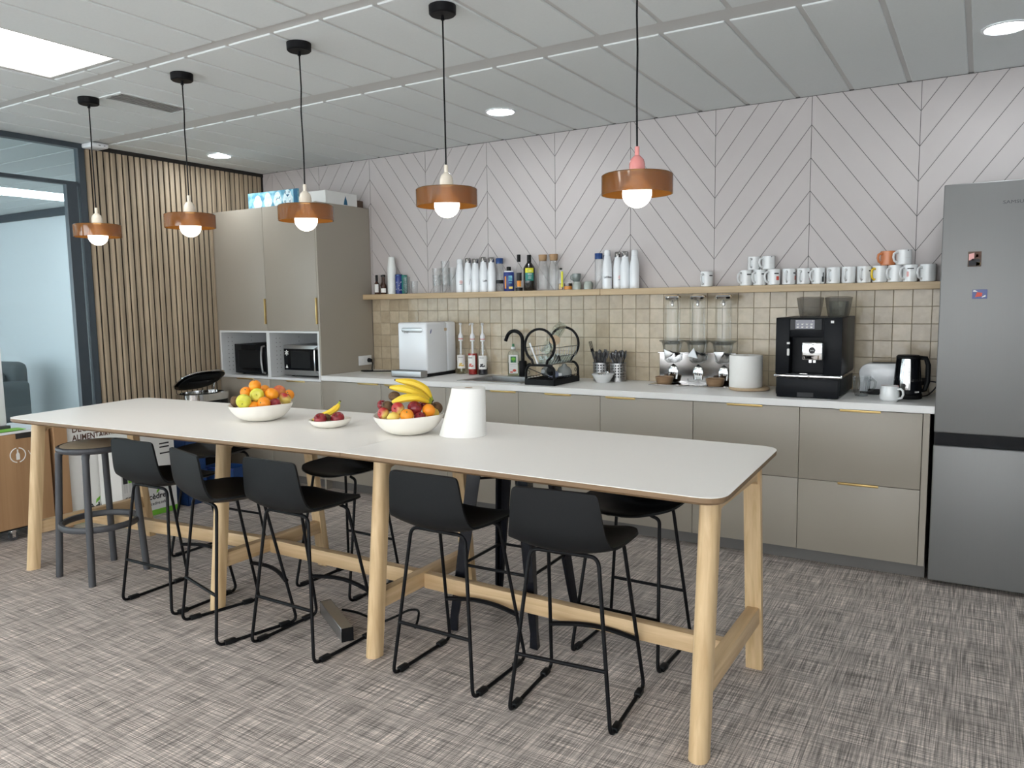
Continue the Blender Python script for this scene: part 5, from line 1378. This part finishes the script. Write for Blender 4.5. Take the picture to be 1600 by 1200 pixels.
# kitchen roll standing free, its outer sheet loose
t = thing('kitchen_roll', 'white kitchen roll standing on the table, outer sheet flaring out', 'paper roll', (2.480, -1.592, TZ))
MB().lathe([(.020, 0), (.073, 0), (.075, .003), (.075, .215), (.073, .217), (.020, .217), (.020, 0)], n=56, cap=False).build('paper', 'paper', t)
MB().lathe([(.0195, .001), (.0195, .216), (.018, .216), (.018, .001)], n=24, cap=False).build('core', 'cork', t)
mb = MB()
def sheet(u, v):
    a = -.15 - (PI*.80)*u*(1)                    # winds from the camera side round to the bowl side
    fl = (u**1.6)*(1-v)**1.1*.062
    r = .0762 + fl
    return (r*math.cos(a), r*math.sin(a), .001 + .214*v)
mb.grid(sheet, 26, 10)
bmesh.ops.recalc_face_normals(mb.bm, faces=mb.bm.faces[:]); bmesh.ops.solidify(mb.bm, geom=mb.bm.faces[:], thickness=.0008)
mb.build('loose_sheet', 'paper', t, angle=70)

# ------------------------------------------------------------------ floor things under the table
t = thing('cable_box', 'grey aluminium block lying on the floor under the table', 'block', (1.950, -1.935, 0), -.535+.0)
L = .185
MB().box(-L+.003, -.027, .001, L-.003, .027, .062, .002, 1).build('profile', 'steel', t)
for e_ in (-L, L-.003): MB().box(e_, -.027, .001, e_+.003, .027, .062).build('end_cap', 'black_plastic', t, smooth=False)
o = MB().tube(fillet([(1.845, -1.785, .006), (1.93, -1.775, .006), (2.02, -1.795, .008), (2.11, -1.815, .006), (2.15, -1.76, .02), (2.19, -1.70, .045), (2.25, -1.70, .055), (2.285, -1.755, .035), (2.290, -1.785, .006)], .05), .0055, 8).build('floor_cable', 'black_plastic')
tag(o, 'short black cable curling on the floor behind the grey block', 'cable')

# ------------------------------------------------------------------ behind the table's far end
t = thing('rubbish_bin', 'black and steel rubbish bin with its lid standing open', 'bin', (-1.0, -.375, 0), 0)
def oval(a, b, n=40, pw=.75): return [(a*math.copysign(abs(math.cos(2*PI*i/n))**pw, math.cos(2*PI*i/n)), b*math.copysign(abs(math.sin(2*PI*i/n))**pw, math.sin(2*PI*i/n))) for i in range(n)]
ZR = .780; BA, BB = .155, .205
MB().prism(oval(BA-.006, BB-.006), .0, ZR-.06, 'z', .006).build('body', 'black_gloss', t)
mb = MB(); q0, q1 = oval(BA, BB), oval(BA-.03, BB-.03)
lo = [mb.v((x, y, ZR-.06)) for x, y in q0]; hi = [mb.v((x, y, ZR-.004)) for x, y in q0]; ih = [mb.v((x, y, ZR)) for x, y in q1]; il = [mb.v((x, y, ZR-.055)) for x, y in q1]
n = len(lo)
for i in range(n):
    j = (i+1) % n
    for A, B in ((lo, hi), (hi, ih), (ih, il)): mb.f([A[i], A[j], B[j], B[i]])
mb.f(il)
mb.build('rim', 'chrome', t)
LX = Matrix.Translation((-BA, 0, ZR+.012)) @ Matrix.Rotation(math.radians(-31), 4, 'Y') @ Matrix.Translation((BA, 0, 0))
lid = MB(); lid.X = LX
lid.prism(oval(BA, BB), 0, .016, 'z', .005)
l_ = lid.build('lid', 'black_gloss', t)
mb = MB(); mb.X = LX; mb.prism(oval(BA-.03, BB-.03), -.010, -.001, 'z', .002).box(-.02, -.12, -.016, .03, .12, -.009, .003, 1); mb.build('lid_liner', 'black_plastic', l_)
mb = MB(); mb.X = LX; mb.tube([(x, y, .006) for x, y in oval(BA+.002, BB+.002)], .006, 8, closed=True); mb.build('lid_edge', 'chrome', l_)
MB().tube([(-.10, BB-.03, ZR-.03), (-.06, BB-.035, ZR+.062)], .008, 8).build('strut', 'chrome', t)

# cart with casters, brown cabinet behind it, two waste boxes, blue crates
t = thing('wooden_cart', 'brown plywood cart on casters with a white top at the table end', 'cart', (-.78, -2.06, 0))
MB().box(-.42, -.50, .085, 0, .335, .690, .002, 1).build('body', 'ply', t)
MB().box(-.425, -.505, .690, .004, .340, .706, .002, 1).build('top', 'white_gloss', t)
MB().box(-.40, -.48, .0705, -.03, .31, .085).build('underframe', 'black_plastic', t, smooth=False)
MB().box(-.02, .13, .655, .0015, .30, .690).build('grip_slot', 'black_felt', t, smooth=False)
for cx, cy in ((-.05, .09), (-.05, -.42), (-.37, .09), (-.37, -.42)):
    c = MB().tube([(cx-.011, cy, .028), (cx+.011, cy, .028)], .028, 20).build('caster', 'charcoal', t)
    MB().box(cx-.016, cy-.016, .045, cx+.016, cy+.016, .071, .003, 1).box(cx-.015, cy-.01, .02, cx-.0115, cy+.01, .05).box(cx+.0115, cy-.01, .02, cx+.015, cy+.01, .05).build('fork', 'chrome', c)
mb = MB()
cy, cz, R = .135, .552, .046
for a0, a1 in ((100, 260), (-80, 80)): mb.tube([(.0012, cy+R*math.cos(math.radians(a)), cz+R*math.sin(math.radians(a))) for a in range(a0, a1+1, 8)], .0032, 6)
mb.prism([(cy-.011, cz-.030), (cy+.011, cz-.030), (cy+.011, cz+.005), (cy+.004, cz+.018), (cy+.004, cz+.036), (cy-.004, cz+.036), (cy-.004, cz+.018), (cy-.011, cz+.005)], .0006, .0016, 'x')
mb.build('bottle_emblem', 'white_ink', t)
text('V', .042, 'white_ink', t, (.0008, cy+.062, cz+.004), RIGHTF)
o = MB().box(-1.18, -1.700, .002, -.772, -1.612, .70, .002, 1).build('brown_cabinet', 'ply'); tag(o, 'narrow brown plywood cabinet behind the cart on casters', 'cabinet')
o = MB().box(-.01, -.13, 0, .10, .06, .0035).box(.01, -.10, .0035, .115, .07, .006).build('green_leaflets', 'green_ink', smooth=False); o.location = (-.90, -1.93, .7065); tag(o, 'green leaflets lying on the white cart top', 'leaflets')
t = thing('display_stand', 'pale blue-white upright display on the cart top', 'display', (-.95, -2.0, .7065), 0)
MB().box(-.03, -.20, .02, .0, .106, .53, .004, 2).build('panel', 'white_gloss', t); MB().box(-.06, -.12, 0, .03, .115, .022, .004, 2).build('base', 'charcoal', t)
def waste_box(x, y0, y1, h, label):
    t = thing('waste_box', label, 'box', (x, y0, 0), 0, 'white card waste collection boxes'); w = y1-y0
    MB().box(-.26, 0, 0, 0, w, h, .002, 1).build('carton', 'cardboard_white', t)
    MB().box(-.2602, -.0004, .001, .0006, w+.0004, .040).build('green_strip', 'green_ink', t, smooth=False)
    return t
a = waste_box(-.82, -1.597, -1.235, .745, 'white waste collection box with a brown heading, beside the brown cabinet')
text('DÉCHETS', .057, 'brown_ink', a, (.0008, .043, .652), RIGHTF, sx=.93, bold=.022); text('ALIMENTAIRES', .057, 'brown_ink', a, (.0008, .043, .594), RIGHTF, sx=.80, bold=.022)
def logo(parent, y, z, s):
    text('cèdre', s, 'ink', parent, (.0008, y, z), RIGHTF, bold=.02)
    MB().prism([(y+s*1.02, z+s*.34), (y+s*1.10, z+s*.72), (y+s*1.50, z+s*.98), (y+s*1.42, z+s*.62)], .0004, .0014, 'x').build('leaf', 'green_ink', parent, smooth=False)
logo(a, .100, .092, .072)
b = waste_box(-.55, -1.392, -.975, .585, 'white waste box with two printed figures and a green bottom strip')
logo(b, .195, .135, .058); text('cedre.info', .032, 'ink', b, (.0008, .205, .085), RIGHTF)
for k, (yy, m) in enumerate(((.028, 'ink'), (.066, 'green_ink'))):
    f = MB().ball((.0006, yy, .375), (.0008, .010, .013), 12, 8).prism([(yy-.016, .27), (yy+.016, .27), (yy+.019, .345), (yy+.008, .36), (yy-.008, .36), (yy-.019, .345)], .0003, .0012, 'x').build('printed_figure', m, b)
    MB().prism([(yy-.012, .205), (yy-.002, .205), (yy, .27), (yy-.014, .27)], .0003, .001, 'x').prism([(yy+.003, .205), (yy+.013, .205), (yy+.014, .27), (yy+.001, .27)], .0003, .001, 'x').build('printed_legs', 'grid', f, smooth=False)
text('cre', .055, 'ink', b, (.0008, .018, .165), RIGHTF)
mb = MB()
for z in (.50, .475, .43): mb.box(.0, .30, z, .0008, .375, z+.010)
mb.build('print_line', 'ink', b, smooth=False)
for k, (x, y, z, lb) in enumerate(((-.70, -.80, 0, 'blue plastic crate on the floor beside the waste box'), (-.52, -.56, 0, 'second blue crate on the floor, nearer the cabinets'), (-.70, -.80, .252, 'blue crate stacked on the first one'))):
    t = thing('blue_crate', lb, 'crate', (x, y, z), .15*(k == 1), 'blue crates')
    mb = MB(); 
    for q in ((-.15, -.085, .15, -.078), (-.15, .078, .15, .085), (-.15, -.085, -.143, .085), (.143, -.085, .15, .085)): mb.box(q[0], q[1], 0, q[2], q[3], .25, .002, 1)
    mb.box(-.15, -.085, 0, .15, .085, .008); mb.build('body', 'blue_plastic', t)
    MB().box(-.155, -.09, .236, .155, -.080, .250, .002, 1).box(-.155, .080, .236, .155, .09, .250, .002, 1).build('rim', 'navy', t)

# armchair in the room beyond the glass
t = thing('armchair', 'grey upholstered armchair in the room behind the glass', 'armchair', (-5.57, -.02, 0), .15)
MB().box(-.42, -.40, .12, .42, .38, .44, .05, 4).build('seat', 'sofa', t)
MB().box(-.40, .20, .40, .40, .40, .86, .09, 5).build('backrest', 'sofa', t)
for s in (-1, 1): MB().box(s*.30, -.42, .10, s*.46, .36, .64, .06, 4).build('armrest', 'sofa', t)
MB().box(-.25, .05, .44, .27, .22, .74, .07, 4).build('cushion', 'sofa', t)
for sx in (-.34, .34):
    for sy in (-.32, .30): MB().cyl((sx, sy, 0), (sx, sy, .13), .018, .024, 12).build('leg', 'black_metal', t)

# ------------------------------------------------------------------ light, sky, camera
w = bpy.data.worlds.new('daylight'); scene.world = w; w.use_nodes = True
bg = w.node_tree.nodes['Background']; bg.inputs[0].default_value = (.93, .97, 1., 1); bg.inputs[1].default_value = 6.
cam = bpy.data.cameras.new('camera'); co = bpy.data.objects.new('camera', cam); COL.objects.link(co); scene.camera = co
cam.sensor_fit = 'HORIZONTAL'; cam.sensor_width = 36.; cam.lens = 36.*1206.84/1600.; cam.clip_start = .05
yaw, pitch, roll = .5459157, -.1055926, -.0148076
f = Vector((-math.sin(yaw)*math.cos(pitch), math.cos(yaw)*math.cos(pitch), math.sin(pitch))); r = Vector((math.cos(yaw), math.sin(yaw), 0)); u = r.cross(f)
r2 = r*math.cos(roll) + u*math.sin(roll); u2 = -r*math.sin(roll) + u*math.cos(roll)
mw = Matrix((r2, u2, -f)).transposed().to_4x4(); mw.translation = Vector((4.43319, -4.43211, 1.47408)); co.matrix_world = mw
scene.view_settings.view_transform = 'Standard'; scene.view_settings.look = 'None'; scene.view_settings.exposure = EXPOSURE; scene.view_settings.gamma = 1.; scene.view_settings.use_curve_mapping = False
cy_ = scene.cycles
cy_.max_bounces = 14; cy_.transparent_max_bounces = 32; cy_.diffuse_bounces = 5; cy_.glossy_bounces = 5; cy_.transmission_bounces = 8
cy_.caustics_reflective = False; cy_.caustics_refractive = False; cy_.sample_clamp_indirect = 6.; cy_.use_denoising = True
try: cy_.denoiser = 'OPENIMAGEDENOISE'
except Exception: pass
